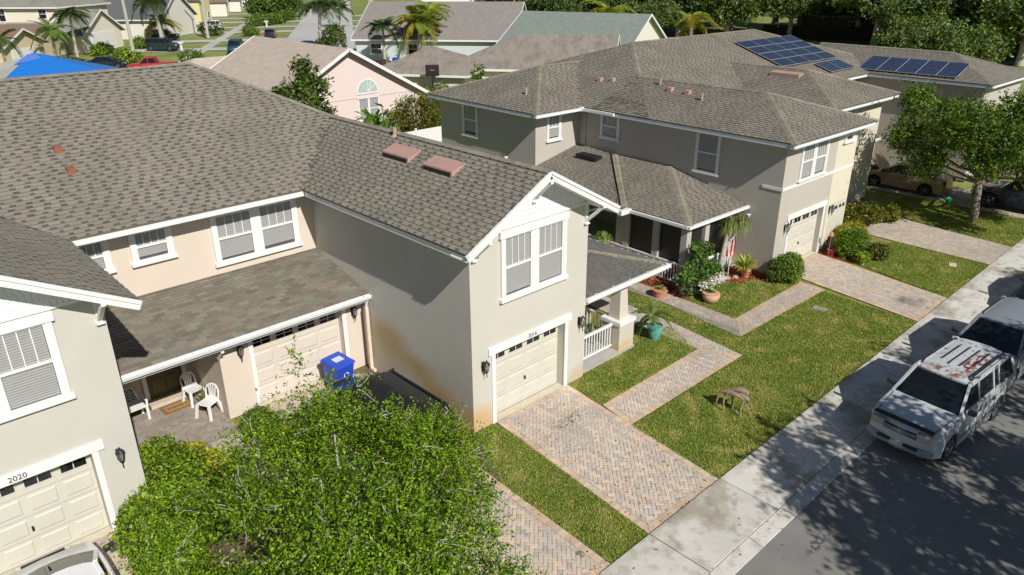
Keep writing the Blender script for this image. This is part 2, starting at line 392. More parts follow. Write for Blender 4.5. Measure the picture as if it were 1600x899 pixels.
def textmesh(name, s, size, loc, rot, m, parent=None, ext=.006, world=False):
    cu = bpy.data.curves.new(name, 'FONT'); cu.body = s; cu.size = size; cu.extrude = ext; cu.align_x = 'CENTER'
    t = bpy.data.objects.new(name, cu); COL.objects.link(t)
    me = bpy.data.meshes.new_from_object(t.evaluated_get(bpy.context.evaluated_depsgraph_get())); bpy.data.objects.remove(t)
    Mx = Matrix.Translation(Vector(loc)) @ rot
    if world and parent is not None: Mx = ROOTM[topof(parent).name].inverted() @ Mx
    me.transform(Mx); me.materials.clear(); me.materials.append(m)
    return link(name, me, parent)

# ================= BUILDING A (the row with the three wings), world axes
A = root('townhouse_row', (10.84, 13.11, 0), 0, 'cream and peach stucco townhouse row with white gables, nearest the camera', 'house')
SL = .54
def wing(dx, dy, num, mwall, full=True):
    x0, x1, yf = 10.84+dx, 15.24+dx, 13.11+dy
    gx0, gx1, gh = 11.63+dx, 14.35+dx, 2.17
    w = MB()
    w.box(x0, gx0, yf, yf+.3, 0, 5.62); w.box(gx1, x1, yf, yf+.3, 0, 5.62); w.box(gx0, gx1, yf, yf+.3, gh, 5.62)
    w.box(x0, x1, yf+.3, yf+8, 0, 5.36)
    cx = (x0+x1)/2; hz = 5.48+SL*(2.2+.56)-.12
    w.hexa([(x0, yf+.02, 5.62), (x1, yf+.02, 5.62), (x1, yf+.3, 5.62), (x0, yf+.3, 5.62)], [(cx-.05, yf+.02, hz), (cx+.05, yf+.02, hz), (cx+.05, yf+.3, hz), (cx-.05, yf+.3, hz)])
    part('wall', w, mwall, A, True)
    # garage trim and door
    t = MB(); t.box(gx0-.13, gx0, yf-.04, yf+.02, 0, gh); t.box(gx1, gx1+.13, yf-.04, yf+.02, 0, gh); t.box(gx0-.24, gx1+.26, yf-.06, yf+.02, gh, gh+.21)
    part('door_trim', t, M_white, A, True)
    garage_door(A, (gx0, yf+.27, 0.01), (1, 0), (0, -1), gx1-gx0, gh-.01, M_door, rows=1)
    t = MB(); t.box(gx0, gx1, yf-.0, yf+.23, 0, .03); part('threshold', t, mat('threshold_concrete', (.56, .50, .40), .9, .1), A, True)
    textmesh('house_number', num, .17, ((gx0+gx1)/2, yf-.0615, gh+.04), Matrix.Rotation(radians(90), 4, 'X'), M_blk, A, world=True)
    window(A, (11.98+dx, yf, 3.68), (1, 0), (0, -1), 2.19, 1.66, nsash=2, trim=.12, header=.19, sill=.10, lites=3, gap=.22, label='white double window with blinds')
    # gable siding: courses of scalloped white shingles
    g = MB(); zb = 5.63; slp = SL
    g.box(x0-.0, x1+.0, yf-.05, yf+.019, zb-.07, zb, 0)
    n = 9; ztop = hz-.02
    for k in range(n):
        z0 = zb+(ztop-zb)*k/n; z1 = zb+(ztop-zb)*(k+1)/n; hw = (ztop-z0)/(ztop-zb)*2.2
        tw = .11; q = int(2*hw/tw)
        for j in range(q):
            xa = cx-q*tw/2+j*tw; hwt = (ztop-z1)/(ztop-zb)*2.2+.05
            if abs(xa+tw/2-cx) > hwt: continue
            g.hexa([(xa+.012, yf-.034, z0-.01), (xa+tw-.012, yf-.034, z0-.01), (xa+tw-.012, yf+.0, z0-.01), (xa+.012, yf, z0-.01)], [(xa, yf-.012, z1), (xa+tw-.001, yf-.012, z1), (xa+tw-.001, yf, z1), (xa, yf, z1)])
    bk = [(cx-2.2, yf-.006, zb), (cx+2.2, yf-.006, zb), (cx, yf-.006, ztop+.06)]
    g.faces(bk+[(p[0], yf+.018, p[2]) for p in bk], [(0, 1, 2), (5, 4, 3), (0, 3, 4, 1), (1, 4, 5, 2), (2, 5, 3, 0)])
    part('gable_siding', g, M_whitesid, A, True)
    # barge boards, fascia, brackets
    ex0, ex1, ez, yo = x0-.57, x1+.55, 5.48, yf-.61
    rz_ = ez+SL*(cx-ex0)
    b = MB()
    for (ax, bx) in ((ex0, cx), (ex1, cx)):
        b.beam((ax, yo-.015, ez-.105), (bx, yo-.015, rz_-.105), .05, .2, up=(0, 0, 1))
        b.beam((ax, yo-.05, ez-.03), (bx, yo-.05, rz_-.03), .035, .08)
    part('barge_board', b, M_white, A, True)
    f = MB(); f.box(ex0+.035, ex0+.065, yo, yf+7.0, ez-.2, ez-.025) if dx == 0 else f.box(ex0+.035, ex0+.065, yo, yf+4.3, ez-.2, ez-.025); part('fascia', f, M_gut, A, True)
    f = MB(); f.box(ex1-.065, ex1-.035, yo, yf+(7 if dx == 0 else 4.3), ez-.2, ez-.025); part('fascia', f, M_gut, A, True)
    s = MB()
    for (ax, bx) in ((ex0, cx), (ex1, cx)):
        s.hexa([(ax, yo, ez-.19), (bx, yo, rz_-.19), (bx, yf, rz_-.19), (ax, yf, ez-.19)], [(ax, yo, ez-.15), (bx, yo, rz_-.15), (bx, yf, rz_-.15), (ax, yf, ez-.15)])
    s.box(ex0+.066, x0, yf, yf+7, ez-.19, ez-.15); s.box(x1, ex1-.066, yf, yf+7, ez-.19, ez-.15)
    part('soffit', s, M_whitesid, A, True)
    for bx, bz in ((x0+.12, 5.62), (x1-.12, 5.62), (cx, rz_-.28)):
        k = MB()
        k.box(bx-.05, bx+.05, yf-.07, yf, bz-.6, bz); k.beam((bx, yf-.62, bz-.02), (bx, yf-.04, bz-.54), .09, .09); k.box(bx-.045, bx+.045, yf-.68, yf, bz-.04, bz+.06)
        k.box(bx-.08, bx+.08, yf-.1, yf, bz-.64, bz-.6)
        part('bracket', k, M_white, A, True)
    return ex0, ex1, cx, rz_, yo
e0, e1, cxM, rzM, yoM = wing(0, 0, '2016', M_cream)
l0, l1, cxL, rzL, yoL = wing(-11.9, 2.69, '2020', M_creamL)
EY = 20.15; EZ = 5.48
def vy(dx): return EY+dx      # valley: y where a wing slope reaches the main plane
hM = cxM-e0; hL = l1-cxL
RY = 26.1; RZ = EZ+SL*(RY-EY); HX = e1-(RY-EY)
planes = [
    ([(-14, EY, EZ), (e0, EY, EZ), (cxM, EY+hM, rzM), (HX, RY, RZ), (-14, RY, RZ)], 'A'),
    ([(e0, yoM, EZ), (e0, EY, EZ), (cxM, EY+hM, rzM), (cxM, yoM, rzM)], 'A'),
    ([(l1, yoL, EZ), (l1, EY, EZ), (cxL, EY+hL, rzL), (cxL, yoL, rzL)], 'A'),
    ([(l0, yoL, EZ), (l0, EY, EZ), (cxL, EY+hL, rzL), (cxL, yoL, rzL)], 'A'),
    ([(e1, yoM, EZ), (e1, EY+hM, EZ), (cxM, EY+hM, rzM), (cxM, yoM, rzM)], None),
    ([(e1, EY+hM, EZ), (e1, 2*RY-EY, EZ), (HX, RY, RZ), (cxM, EY+hM, rzM)], None),
    ([(-14, RY, RZ), (HX, RY, RZ), (e1, 2*RY-EY, EZ), (-14, 2*RY-EY, EZ)], None),
]
rb = MB()
for p, s in planes: slab(rb, p, .04)
roofA = part('roof', rb, M_shb, A, True)
sh = MB()
for p, s in planes[:4]: shingle_plane(sh, p, 'A', .15)
capline(sh, (HX, RY, RZ), (cxM, EY+hM, rzM)); capline(sh, (cxM, EY+hM, rzM), (cxM, yoM, rzM)); capline(sh, (-14, RY, RZ), (HX, RY, RZ)); capline(sh, (cxL, yoL, rzL), (cxL, EY+hL, rzL))
fa = MB(); fa.box(l1-.03, e0+.03, EY+.01, EY+.04, EZ-.2, EZ-.03); part('fascia', fa, M_white, A, True)
so_ = MB(); so_.box(l1, e0, EY, 20.8, EZ-.19, EZ-.15); part('soffit', so_, M_whitesid, A, True)
# recessed upper wall and main mass
w = MB(); w.box(-14, 15.24-.01, 20.8, 31, 0, 5.36); part('wall', w, M_peach, A, True)
for (xa, ww, zz, hh, ns, lt) in ((7.72, 2.44, 3.66, 1.42, 2, 3), (5.5, .86, 4.28, .82, 1, 3), (3.95, .78, 4.28, .82, 1, 3)):
    window(A, (xa, 20.8, zz), (1, 0), (0, -1), ww, hh, nsash=ns, trim=.13, header=.06, sill=.10, lites=lt, gap=.24)
# low roof over garage and entry
LY, LZ, LS = 17.85, 2.64, .225; LT = LZ+LS*(20.8-LY)
lp = [(3.345, LY, LZ), (10.835, LY, LZ), (10.835, 20.795, LT), (3.345, 20.795, LT)]
lb = MB(); slab(lb, lp, .10); lowroof = part('low_roof', lb, M_shb, A, True)
rec = []; shingle_plane(sh, lp, 'L', .14, rec)
rec.sort(key=lambda r: r[0][1]+r[0][0]*.15)
# 300 nearest whole shingles are objects of their own, sharing seven meshes
inv = ROOTM[A.name].inverted(); shm = []
u0, v0, n0 = rec[0][1], rec[0][2], rec[0][3]
for i, c in enumerate(PAL_L):
    q = MB(); wd = .294; t = .022; co_ = .14
    P = lambda a, b, h: tuple(u0*a+v0*b+n0*h)
    q.faces([P(0, 0, 0), P(wd, 0, 0), P(wd, 0, t), P(0, 0, t), P(wd, co_, .004), P(0, co_, .004)], [(0, 1, 2, 3), (3, 2, 4, 5), (1, 4, 2), (0, 3, 5)], 0)
    m_ = mat('shingle_tone_%d' % i, tuple(x*1.0 for x in c), .95, .18, 3, .35, 90, objrand=.13)
    shm.append(mesh_np('shingle', q.v, q.f, [m_]))
for k, r in enumerate(rec):
    if k < 296:
        o_ = link('shingle', R.choice(shm), lowroof, tuple(inv @ Vector(r[0])))
    else:
        o, u, v, n, wd, c = r; t = .022; P = lambda a, b, h: tuple(Vector(o)+u*a+v*b+n*h); wd -= .006
        sh.poly([P(0, 0, t), P(wd, 0, t), P(wd, .14, .004), P(0, .14, .004)], 0, c); sh.poly([P(0, 0, 0), P(wd, 0, 0), P(wd, 0, t), P(0, 0, t)], 0, c)
part('shingles', sh, M_sh, roofA, True, kind='stuff', col=True)
g = MB(); zz = LZ
g.hexa([(3.35, LY-.12, zz-.13), (10.83, LY-.12, zz-.13), (10.83, LY-.02, zz-.13), (3.35, LY-.02, zz-.13)], [(3.35, LY-.15, zz-.02), (10.83, LY-.15, zz-.02), (10.83, LY-.14, zz-.02), (3.35, LY-.14, zz-.02)])
g.box(3.35, 10.83, LY-.03, LY, zz-.13, zz-.005)
g.box(3.35, 10.83, LY-.15, LY-.125, zz-.05, zz-.005)
for x in (4.6, 5.5, 6.1, 7.6, 9.3, 10.6): g.box(x-.012, x+.012, LY-.13, LY-.02, zz-.02, zz+.005)
g.tube([(10.72, LY-.07, zz-.1), (10.74, LY+.05, zz-.35), (10.76, LY+.10, zz-.5)], .04, 8)
part('gutter', g, M_gut, A, True)
d = MB(); d.box(10.69, 10.79, LY+.03, LY+.12, .1, zz-.45); d.box(10.69, 10.79, LY-.14, LY+.12, .04, .12); part('downpipe', d, mat('peach_pipe', (.70, .58, .46), .5), A, True)
s = MB(); s.box(3.35, 10.83, LY, 20.79, zz-.16, zz-.12); s.box(3.35, 10.83, LY, LY+.03, zz-.24, zz-.13); part('soffit', s, M_whitesid, A, True)
# peach garage wall
GY = 18.35; w = MB(); gh = 2.2
w.box(6.33, 7.28, GY, GY+.25, 0, 2.47); w.box(10.12, 10.83, GY, GY+.25, 0, 2.47); w.box(7.28, 10.12, GY, GY+.25, gh, 2.47); w.box(6.33, 10.83, GY+.25, 20.79, 0, 2.47)
part('wall', w, M_peach, A, True)
t = MB(); t.box(7.15, 7.28, GY-.04, GY+.02, 0, gh); t.box(10.12, 10.25, GY-.04, GY+.02, 0, gh); t.box(7.05, 10.35, GY-.05, GY+.02, gh, gh+.18); part('door_trim', t, M_white, A, True)
t = MB(); t.box(7.28, 10.12, GY-.02, GY+.18, 0, .03); part('threshold', t, mat('threshold_concrete', (.56, .50, .40)), A, True)
garage_door(A, (7.28, GY+.22, .01), (1, 0), (0, -1), 2.84, gh-.01, M_doorp, rows=2)
textmesh('house_number', '2018', .14, (8.7, GY-.0515, gh+.035), Matrix.Rotation(radians(90), 4, 'X'), M_blk, A, world=True)
# entry: door with curtained window, side wall of the porch
d = MB(); d.box(5.02, 6.02, 20.74, 20.79, .12, 2.12); dr = part('door', d, mat('olive_door', (.10, .085, .03), .55, .2, 3), A, True)
d = MB(); d.box(5.22, 5.82, 20.722, 20.739, 1.35, 1.95); part('pane', d, mat('curtain_pane', (.42, .42, .40), .5, .35, 9), dr, True)
d = MB()
for z in (.3, .82): 
    for x in (5.14, 5.56): d.box(x, x+.34, 20.725, 20.739, z, z+.42)
part('panel', d, mat('olive_door2', (.115, .095, .035), .5), dr, True)
d = MB(); d.box(5.86, 5.9, 20.70, 20.74, 1.0, 1.14); part('handle', d, M_blk, dr, True)
t = MB(); t.box(4.9, 5.02, 20.73, 20.79, .1, 2.14); t.box(6.02, 6.14, 20.73, 20.79, .1, 2.14); t.box(4.88, 6.16, 20.72, 20.79, 2.14, 2.28); part('door_trim', t, M_white, A, True)
t = MB(); t.box(4.9, 6.2, 20.35, 20.79, 0, .12); part('doorstep', t, mat('step_peach', (.58, .47, .38), .85, .05), A, True)
t = MB(); t.beam((6.3, 18.0, 2.3), (6.3, 18.35, 1.95), .07, .07); t.box(6.26, 6.34, 17.92, 18.35, 2.28, 2.36); part('bracket', t, M_white, A, True)
# roof vents
def hoodvent(c, L=1.28, label=None):
    """long low ridge vent lying on the left slope of the right wing"""
    k = MB(); x, y = c; z = EZ+SL*(x-e0)
    k.hexa([(x-.26, y-L/2, z-.12), (x-.26, y+L/2, z-.12), (x+.22, y+L/2, z+.13), (x+.22, y-L/2, z+.13)], [(x-.24, y-L/2, z+.03), (x-.24, y+L/2, z+.03), (x+.24, y+L/2, z+.19), (x+.24, y-L/2, z+.19)])
    v = part('roof_vent', k, M_flue, roofA, True)
    k = MB(); k.hexa([(x-.268, y-L/2+.06, z-.115), (x-.268, y+L/2-.06, z-.115), (x-.262, y+L/2-.06, z-.115), (x-.262, y-L/2+.06, z-.115)], [(x-.262, y-L/2+.05, z-.01), (x-.262, y+L/2-.05, z-.01), (x-.256, y+L/2-.05, z-.01), (x-.256, y-L/2+.05, z-.01)])
    k.box(x-.33, x-.262, y-L/2, y+L/2, z-.175, z-.15, 1)
    part('vent_slot', k, [M_dark, M_flue], v, True)
hoodvent((12.36, 17.87)); hoodvent((12.33, 15.86))
for (x, y) in ((4.74, 23.1), (4.76, 22.3)):
    z = EZ+SL*(y-EY); k = MB(); k.hexa([(x-.1, y-.12, z-.05), (x+.1, y-.12, z-.05), (x+.1, y+.1, z+.06), (x-.1, y+.1, z+.06)], [(x-.1, y-.12, z+.12), (x+.1, y-.12, z+.12), (x+.1, y+.1, z+.14), (x-.1, y+.1, z+.14)]); part('roof_vent', k, M_flue2, roofA, True)
k = MB(); k.tube([(12.9, 18.95, 6.8), (12.9, 18.95, 7.15)], .06, 10); k.lathe((12.9, 18.95, 6.84), [(.14, 0), (.07, .1)], 10); part('vent_pipe', k, M_flue, roofA, True)
# side porch on the right of the right wing
px0, px1, py0, py1, pz = 15.24, 19.2, 13.12, 19.3, 2.65; ps = .235; hh = px1-px0
pp = [([(px0, py0, pz), (px1, py0, pz), (px0, py0+hh, pz+ps*hh)], 'A'), ([(px1, py0, pz), (px1, py1, pz), (px0, py1, pz+ps*hh), (px0, py0+hh, pz+ps*hh)], 'A')]
pb = MB()
for p, s_ in pp: slab(pb, p, .12)
pr_ = part('porch_roof', pb, M_shb, A, True, label='dark weathered porch roof')
ps_ = MB()
save = PAL_A[:], PAL_D[:]
PAL_A[:] = [(.155, .148, .135), (.14, .135, .122), (.165, .155, .14)]; PAL_D[:] = [(.125, .118, .108), (.115, .11, .10)]
for p, s_ in pp: shingle_plane(ps_, p, 'A', .15)
PAL_A[:], PAL_D[:] = save
capline(ps_, (px1, py0, pz), (px0, py0+hh, pz+ps*hh), .3, (.26, .235, .185))
part('shingles', ps_, M_sh, pr_, True, kind='stuff', col=True)
g = MB(); g.box(px0, px1+.12, py0-.13, py0-.02, pz-.14, pz-.03); g.box(px1+.02, px1+.12, py0-.02, py1, pz-.14, pz-.03); g.box(px0, px1+.12, py0-.14, py0-.11, pz-.03, pz)
for x in (15.7, 16.5, 17.3, 18.2, 19.0): g.box(x-.015, x+.015, py0-.12, py0, pz-.03, pz+.01)
g.box(px0, px1, py0-.02, py0+.04, pz-.24, pz-.14)
part('gutter', g, M_gut, A, True)
s = MB(); s.box(px0, px1, py0+.04, py1, pz-.2, pz-.14); part('soffit', s, M_whitesid, A, True)
c = MB(); cx, cy = 17.5, 13.62
c.box(cx-.37, cx+.37, cy-.37, cy+.37, 0, 1.0); c.hexa([(cx-.23, cy-.23, 1.12), (cx+.23, cy-.23, 1.12), (cx+.23, cy+.23, 1.12), (cx-.23, cy+.23, 1.12)], [(cx-.15, cy-.15, 2.46), (cx+.15, cy-.15, 2.46), (cx+.15, cy+.15, 2.46), (cx-.15, cy+.15, 2.46)])
M_cream2 = mat('cream_column', (.55, .51, .44), .9, .04, .8, .4, 45); blotch(M_cream2, (.58, .36, .13), 2, .3, .55, .7, box=((6.7, .4, 0), (1, 1, .45)))
pc = part('porch_column', c, M_cream2, A, True)
c = MB(); c.box(cx-.41, cx+.41, cy-.41, cy+.41, 1.0, 1.12); part('cap', c, M_white, pc, True)
r_ = MB(); r_.box(15.26, 17.12, 13.52, 13.6, .95, 1.02); r_.box(15.26, 17.12, 13.54, 13.58, .2, .26)
rl = part('railing', r_, M_white, A, True)
for k in range(14):
    b = MB(); xx = 15.36+k*.129; b.box(xx-.018, xx+.018, 13.545, 13.575, .26, .95); part('baluster', b, M_white, rl, True)
f = MB(); f.box(15.24, 17.9, 13.2, 19.2, 0, .1); part('porch_floor', f, mat('porch_concrete', (.40, .385, .36), .85, .1, 2, .3), A, True)
rr = MB()   # dark railing further back along the porch
rr.box(17.46, 17.52, 14.1, 18.8, .92, .98); rr.box(17.47, 17.51, 14.1, 18.8, .15, .2)
rl2 = part('railing', rr, M_white, A, True)
for k in range(30):
    b = MB(); yy = 14.2+k*.15; b.box(17.475, 17.505, yy-.018, yy+.018, .2, .92); part('baluster', b, M_white, rl2, True)
c = MB(); c.box(17.3, 17.66, 18.5, 18.9, 0, 2.46); part('porch_column', c, M_cream2, A, True)
for (x, y, z, lb_) in ((11.2, 13.11, 1.95, 'black lantern wall lamp left of the garage door numbered 2016'), (14.97, 13.11, 2.0, 'black lantern wall lamp right of the garage door numbered 2016, beside the porch railing'),
                      (6.88, 18.35, 2.0, 'black lantern wall lamp on the peach wall left of the garage door by the entry'), (10.5, 18.35, 2.0, 'black lantern wall lamp on the peach wall above the blue bin, beside the downpipe'),
                      (2.95, 15.8, 1.9, 'black lantern wall lamp right of the garage door numbered 2020, above the hedge')):
    sconce('wall_lamp', (x, y, z), (0, -1), lb_)
# ================= BUILDING B (grey-beige hipped row further up the street), local axes at its front left corner
B = root('townhouse_row', (26.79, 13.25, 0), radians(-1.5), 'grey-beige stucco townhouse row with hipped roofs and solar panels, up the street', 'house')
M_bgrey = mat('greybeige_stucco', (.46, .43, .385), .9, .04, .8, .15, 45)
M_byel = mat('yellow_stucco', (.64, .60, .47), .9, .04, .8, .15, 45)
blotch(M_byel, (.10, .10, .08), 1.5, .56, .68, .6, box=((6, 0, 1.4), (1.2, 1, 2.2)), soft=.5)
blotch(M_bgrey, (.52, .37, .16), 1.4, .25, .55, .45, box=((-.2, 2.4, 0), (1.5, 3, .8)), soft=.5)
M_blu = mat('blue_grey_trim', (.50, .55, .60), .5, .03)
BS = .335; BZ = 5.5
W_ = MB()
W_.box(0, .95, 0, .25, 0, 5.4); W_.box(3.72, 5.85, 0, .25, 0, 5.4, 0); W_.box(.95, 3.72, 0, .25, 2.15, 5.4); W_.box(0, 5.83, .25, 12, 0, 5.38)
W_.box(4.12, 5.86, -.006, .02, 0, 5.38, 1)
W_.box(5.832, 20.8, 7.2, 18, 0, 5.37)
W_.box(20.9, 27, -.0, 12, 0, 5.39)
W_.box(7.9, 13.6, 2.4, 8, 0, 5.395, 1)
W_.box(-2.9, 5.3, 10.85, 18.1, 0, 5.385)
W_.box(5.87, 7.3, 5.0, 7.19, 0, 2.4, 1)
part('wall', W_, [M_bgrey, M_byel], B)
t = MB(); t.box(-.03, 5.86, -.035, -.01, 3.5, 3.62); t.box(-.03, -.001, -.035, .85, 3.5, 3.62)
t.box(.82, .95, -.04, .02, 0, 2.15); t.box(3.72, 3.85, -.04, .02, 0, 2.15); t.box(.72, 3.95, -.05, .02, 2.15, 2.36)
part('door_trim', t, M_white, B)
t = MB(); t.box(.95, 3.72, -.02, .16, 0, .03); part('threshold', t, mat('threshold_concrete', (.56, .50, .40)), B)
garage_door(B, (.95, .2, .01), (1, 0), (0, -1), 2.77, 2.14, M_door, world=False, rows=1)
window(B, (1.22, 0, 3.72), (1, 0), (0, -1), 1.9, 1.45, world=False, nsash=2, trim=.12, header=.12, sill=.06, label='front double window above the garage')
window(B, (4.72, -.006, 4.75), (1, 0), (0, -1), .6, .5, world=False, trim=.14, header=.1, sill=.08, lites=0)
d = MB(); d.box(4.35, 5.80, -.012, -.007, 0, 2.1, 0)
for x in (4.5, 4.85, 5.2, 5.5): d.box(x, x+.2, -.017, -.011, 1.75, 1.9, 1)
part('garage_door', d, [M_door, M_dark], B, label='pale yellow garage door of the second unit')
window(B, (0, 4.0, 3.62), (0, -1), (-1, 0), 1.0, 1.62, world=False, trim=.09, header=.06, sill=.08, trimm=M_white, lites=0, blinds=True)
window(B, (0, 9.35, 4.22), (0, -1), (-1, 0), .95, 1.05, world=False, trim=.09, header=.06, sill=.09, lites=2)
window(B, (-2.9, 16.1, 3.72), (0, -1), (-1, 0), 1.0, 1.55, world=False, trim=.09, header=.06, sill=.09, lites=0)
window(B, (-2.12, 10.85, 4.1), (1, 0), (0, -1), .72, 1.1, world=False, trim=.1, header=.08, sill=.1, lites=2)
window(B, (8.6, 2.4, 3.9), (1, 0), (0, -1), 1.9, 1.35, world=False, nsash=2, trim=.12, header=.1)
window(B, (0, 9.75, .75), (0, -1), (-1, 0), 1.1, 1.45, world=False, trim=.09, header=.06, sill=.09, lites=0)
k = MB(); k.lathe((-2.93, 12.9, 3.1), [(.09, -.1), (.09, .0), (.05, .05)], 10); part('dryer_vent', k, M_white, B)
k = MB(); k.box(-.05, -.0, 10.4, 10.48, 3.5, 5.3); part('downpipe', k, M_bgrey, B)
L0, R0, F0 = -.5, 6.3, -.55
HW = 3.4; ap = 2.9; az = BZ+BS*HW
main_y = 6.3; ry = 13.0; rz = BZ+BS*(ry-main_y); lx = L0+(ry-main_y)
bpl = [
    [(L0, F0, BZ), (ap, F0+HW, az), (R0, F0, BZ)][::1],
    [(L0, F0, BZ), (L0, main_y+HW, BZ), (ap, main_y+HW, az), (ap, F0+HW, az)],
    [(L0, main_y, BZ), (L0, 2*ry-main_y, BZ), (lx, ry, rz)],
    [(L0, main_y, BZ), (24.8, main_y, BZ), (18.1, ry, rz), (lx, ry, rz)],
    [(R0, F0, BZ), (R0, main_y+HW, BZ), (ap, main_y+HW, az), (ap, F0+HW, az)],
    [(24.8, main_y, BZ), (24.8, 2*ry-main_y, BZ), (18.1, ry, rz)],
    [(L0, 2*ry-main_y, BZ), (24.8, 2*ry-main_y, BZ), (18.1, ry, rz), (lx, ry, rz)],
    # back left block
    [(-3.4, 10.3, BZ), (.75, 14.45, BZ+BS*4.15), (3.65, 14.45, BZ+BS*4.15), (-.5, 10.3, BZ)],
    [(-3.4, 10.3, BZ), (-3.4, 18.6, BZ), (.75, 14.45, BZ+BS*4.15)],
    [(-3.4, 18.6, BZ), (6, 18.6, BZ), (6, 14.45, BZ+BS*4.15), (.75, 14.45, BZ+BS*4.15)],
    # third wing
    [(7.25, 1.8, BZ), (14.2, 1.8, BZ), (10.72, 5.27, BZ+BS*3.47)],
    [(7.25, 1.8, BZ), (7.25, main_y+3.4, BZ), (10.72, main_y+3.4, BZ+BS*3.47), (10.72, 5.27, BZ+BS*3.47)],
    [(14.2, 1.8, BZ), (14.2, main_y+3.4, BZ), (10.72, main_y+3.4, BZ+BS*3.47), (10.72, 5.27, BZ+BS*3.47)],
    # last wing with the second solar array
    [(20.4, -.5, BZ), (27.4, -.5, BZ), (23.9, 3.0, BZ+BS*3.5)],
    [(20.4, -.5, BZ), (20.4, 11.3, BZ), (23.9, 11.3, BZ+BS*3.5), (23.9, 3.0, BZ+BS*3.5)],
    [(27.4, -.5, BZ), (27.4, 13, BZ), (23.9, 13, BZ+BS*3.5), (23.9, 3.0, BZ+BS*3.5)],
    [(20.4, 11.3, BZ), (23.9, 11.3, BZ+BS*3.5), (23.9, 14.0, BZ), (20.4, 14, BZ)],
]
def eave_first(p):
    # rotate so that the first edge is the horizontal eave edge
    n = len(p); best = None
    for i in range(n):
        a, b = p[i], p[(i+1) % n]
        if abs(a[2]-b[2]) < 1e-6:
            if best is None or a[2] < p[best][2] - 1e-6: best = i
    return p[best:]+p[:best]
bpl = [eave_first(p) for p in bpl]
rb = MB()
for p in bpl: slab(rb, p, .04)
roofB = part('roof', rb, M_shb, B)
M_shB = mat('asphalt_shingle_far', (.95, .95, .95), .95, .26, .8, .3, 80, attr=True)
sb = MB()
for i in (0, 1, 2, 3, 7, 8, 10, 11, 13, 14): shingle_plane(sb, bpl[i], 'B', .15)
cc = (.29, .265, .205)
for p, q in (((L0, F0, BZ), (ap, F0+HW, az)), ((R0, F0, BZ), (ap, F0+HW, az)), ((ap, F0+HW, az), (ap, main_y+HW, az)), ((ap, main_y+HW, az), (lx, ry, rz)), ((lx, ry, rz), (18.1, ry, rz)),
             ((-3.4, 10.3, BZ), (.75, 14.45, BZ+BS*4.15)), ((.75, 14.45, BZ+BS*4.15), (3.65, 14.45, BZ+BS*4.15)), ((-3.4, 18.6, BZ), (.75, 14.45, BZ+BS*4.15)), ((7.25, 1.8, BZ), (10.72, 5.27, BZ+BS*3.47)), ((14.2, 1.8, BZ), (10.72, 5.27, BZ+BS*3.47)),
             ((10.72, 5.27, BZ+BS*3.47), (10.72, 9.7, BZ+BS*3.47)), ((20.4, -.5, BZ), (23.9, 3.0, BZ+BS*3.5)), ((23.9, 3.0, BZ+BS*3.5), (23.9, 11.3, BZ+BS*3.5)), ((24.8, main_y, BZ), (18.1, ry, rz))):
    capline(sb, p, q, .3, cc)
f = MB()
def fasc(mb, a, b, z=BZ, m=0, th=.03, h=.2):
    a = Vector((*a, z)); b = Vector((*b, z)); d = (b-a).normalized(); n = Vector((d.y, -d.x, 0))
    mb.obox(a, d, n, (.03, (b-a).length-.03), (-.07, -.04), (-h, -.03), m)
def fasc1(a, b):
    f = MB(); fasc(f, a, b); part('fascia', f, M_gut, B)
fasc1((L0-.03, F0), (R0+.03, F0)); fasc1((L0, 10.3), (L0, F0-.03)); fasc1((-3.4, 18.6), (-3.4, 10.27)); fasc1((-3.4, 10.3), (L0-.03, 10.3))
fasc1((7.22, 1.8), (14.2, 1.8)); fasc1((7.25, 8), (7.25, 1.8)); fasc1((20.4, 11), (20.4, -.53)); fasc1((20.37, -.5), (27.4, -.5)); fasc1((14.3, main_y), (20.36, main_y)); fasc1((R0, F0-.03), (R0, 6.3)); fasc1((6.0, main_y), (7.1, main_y))
g = MB(); g.box(-3.52, -.5, 10.14, 10.26, BZ-.14, BZ-.02); g.box(-.64, -.53, 8.2, 10.26, BZ-.14, BZ-.02); g.box(-.66, -.46, 10.1, 10.3, BZ-.16, BZ+.02); part('gutter', g, M_white, B)
for b_ in ((L0, R0, F0, 0, BZ-.19, BZ-.15), (L0, 0, 0, 10.3, BZ-.19, BZ-.151), (-3.4, -.5, 10.3, 10.85, BZ-.19, BZ-.15), (-3.4, -2.9, 10.85, 18.6, BZ-.19, BZ-.15), (20.4, 20.9, -.5, 11, BZ-.19, BZ-.15), (7.25, 13.9, 1.8, 2.4, BZ-.19, BZ-.15)): s = MB(); s.box(*b_); part('soffit', s, M_blu, B)
# porch roof of building B: three faces
Z0 = 2.66; S2 = .22
def rp(x, y): return None
yF, xL1, xL2, yS = 1.42, -3.9, -4.1, 4.35
top = Z0+S2*3.9
bp = [
    [(xL1, yF, Z0), (0, yF, Z0), (0, yF+3.9, top)],                                   # front face
    [(xL1, yF, Z0), (0, yF+3.9, top), (0, 8.3, top), (xL1-.0, 8.3-3.9+.0, Z0)],     # left face
    [(xL1, 4.4, Z0), (0, 8.3, top), (0, 10.84, top), (-2.88, 10.84, top), (xL1-.9, 8.8, Z0-.02), (xL1-.9, 4.4, Z0-.02)],
]
bp[2] = [(-4.6, 4.4, Z0), (-4.6, 13.0, Z0), (-2.95, 13.0, Z0+S2*1.65), (-.7, 10.845, Z0+S2*3.9), (-.0, 10.845, Z0+S2*4.6), (0, 8.3, Z0+S2*4.6)]
bp[1] = [(xL1, 4.4, Z0), (xL1, yF, Z0), (0, yF+3.9, top), (0, 8.5, top)]
bp[2] = [(-4.35, 12.5, Z0), (-4.35, 4.4, Z0), (-.3, 8.6, Z0+S2*4.05), (-.0, 10.845, Z0+S2*4.35)]
pb = MB()
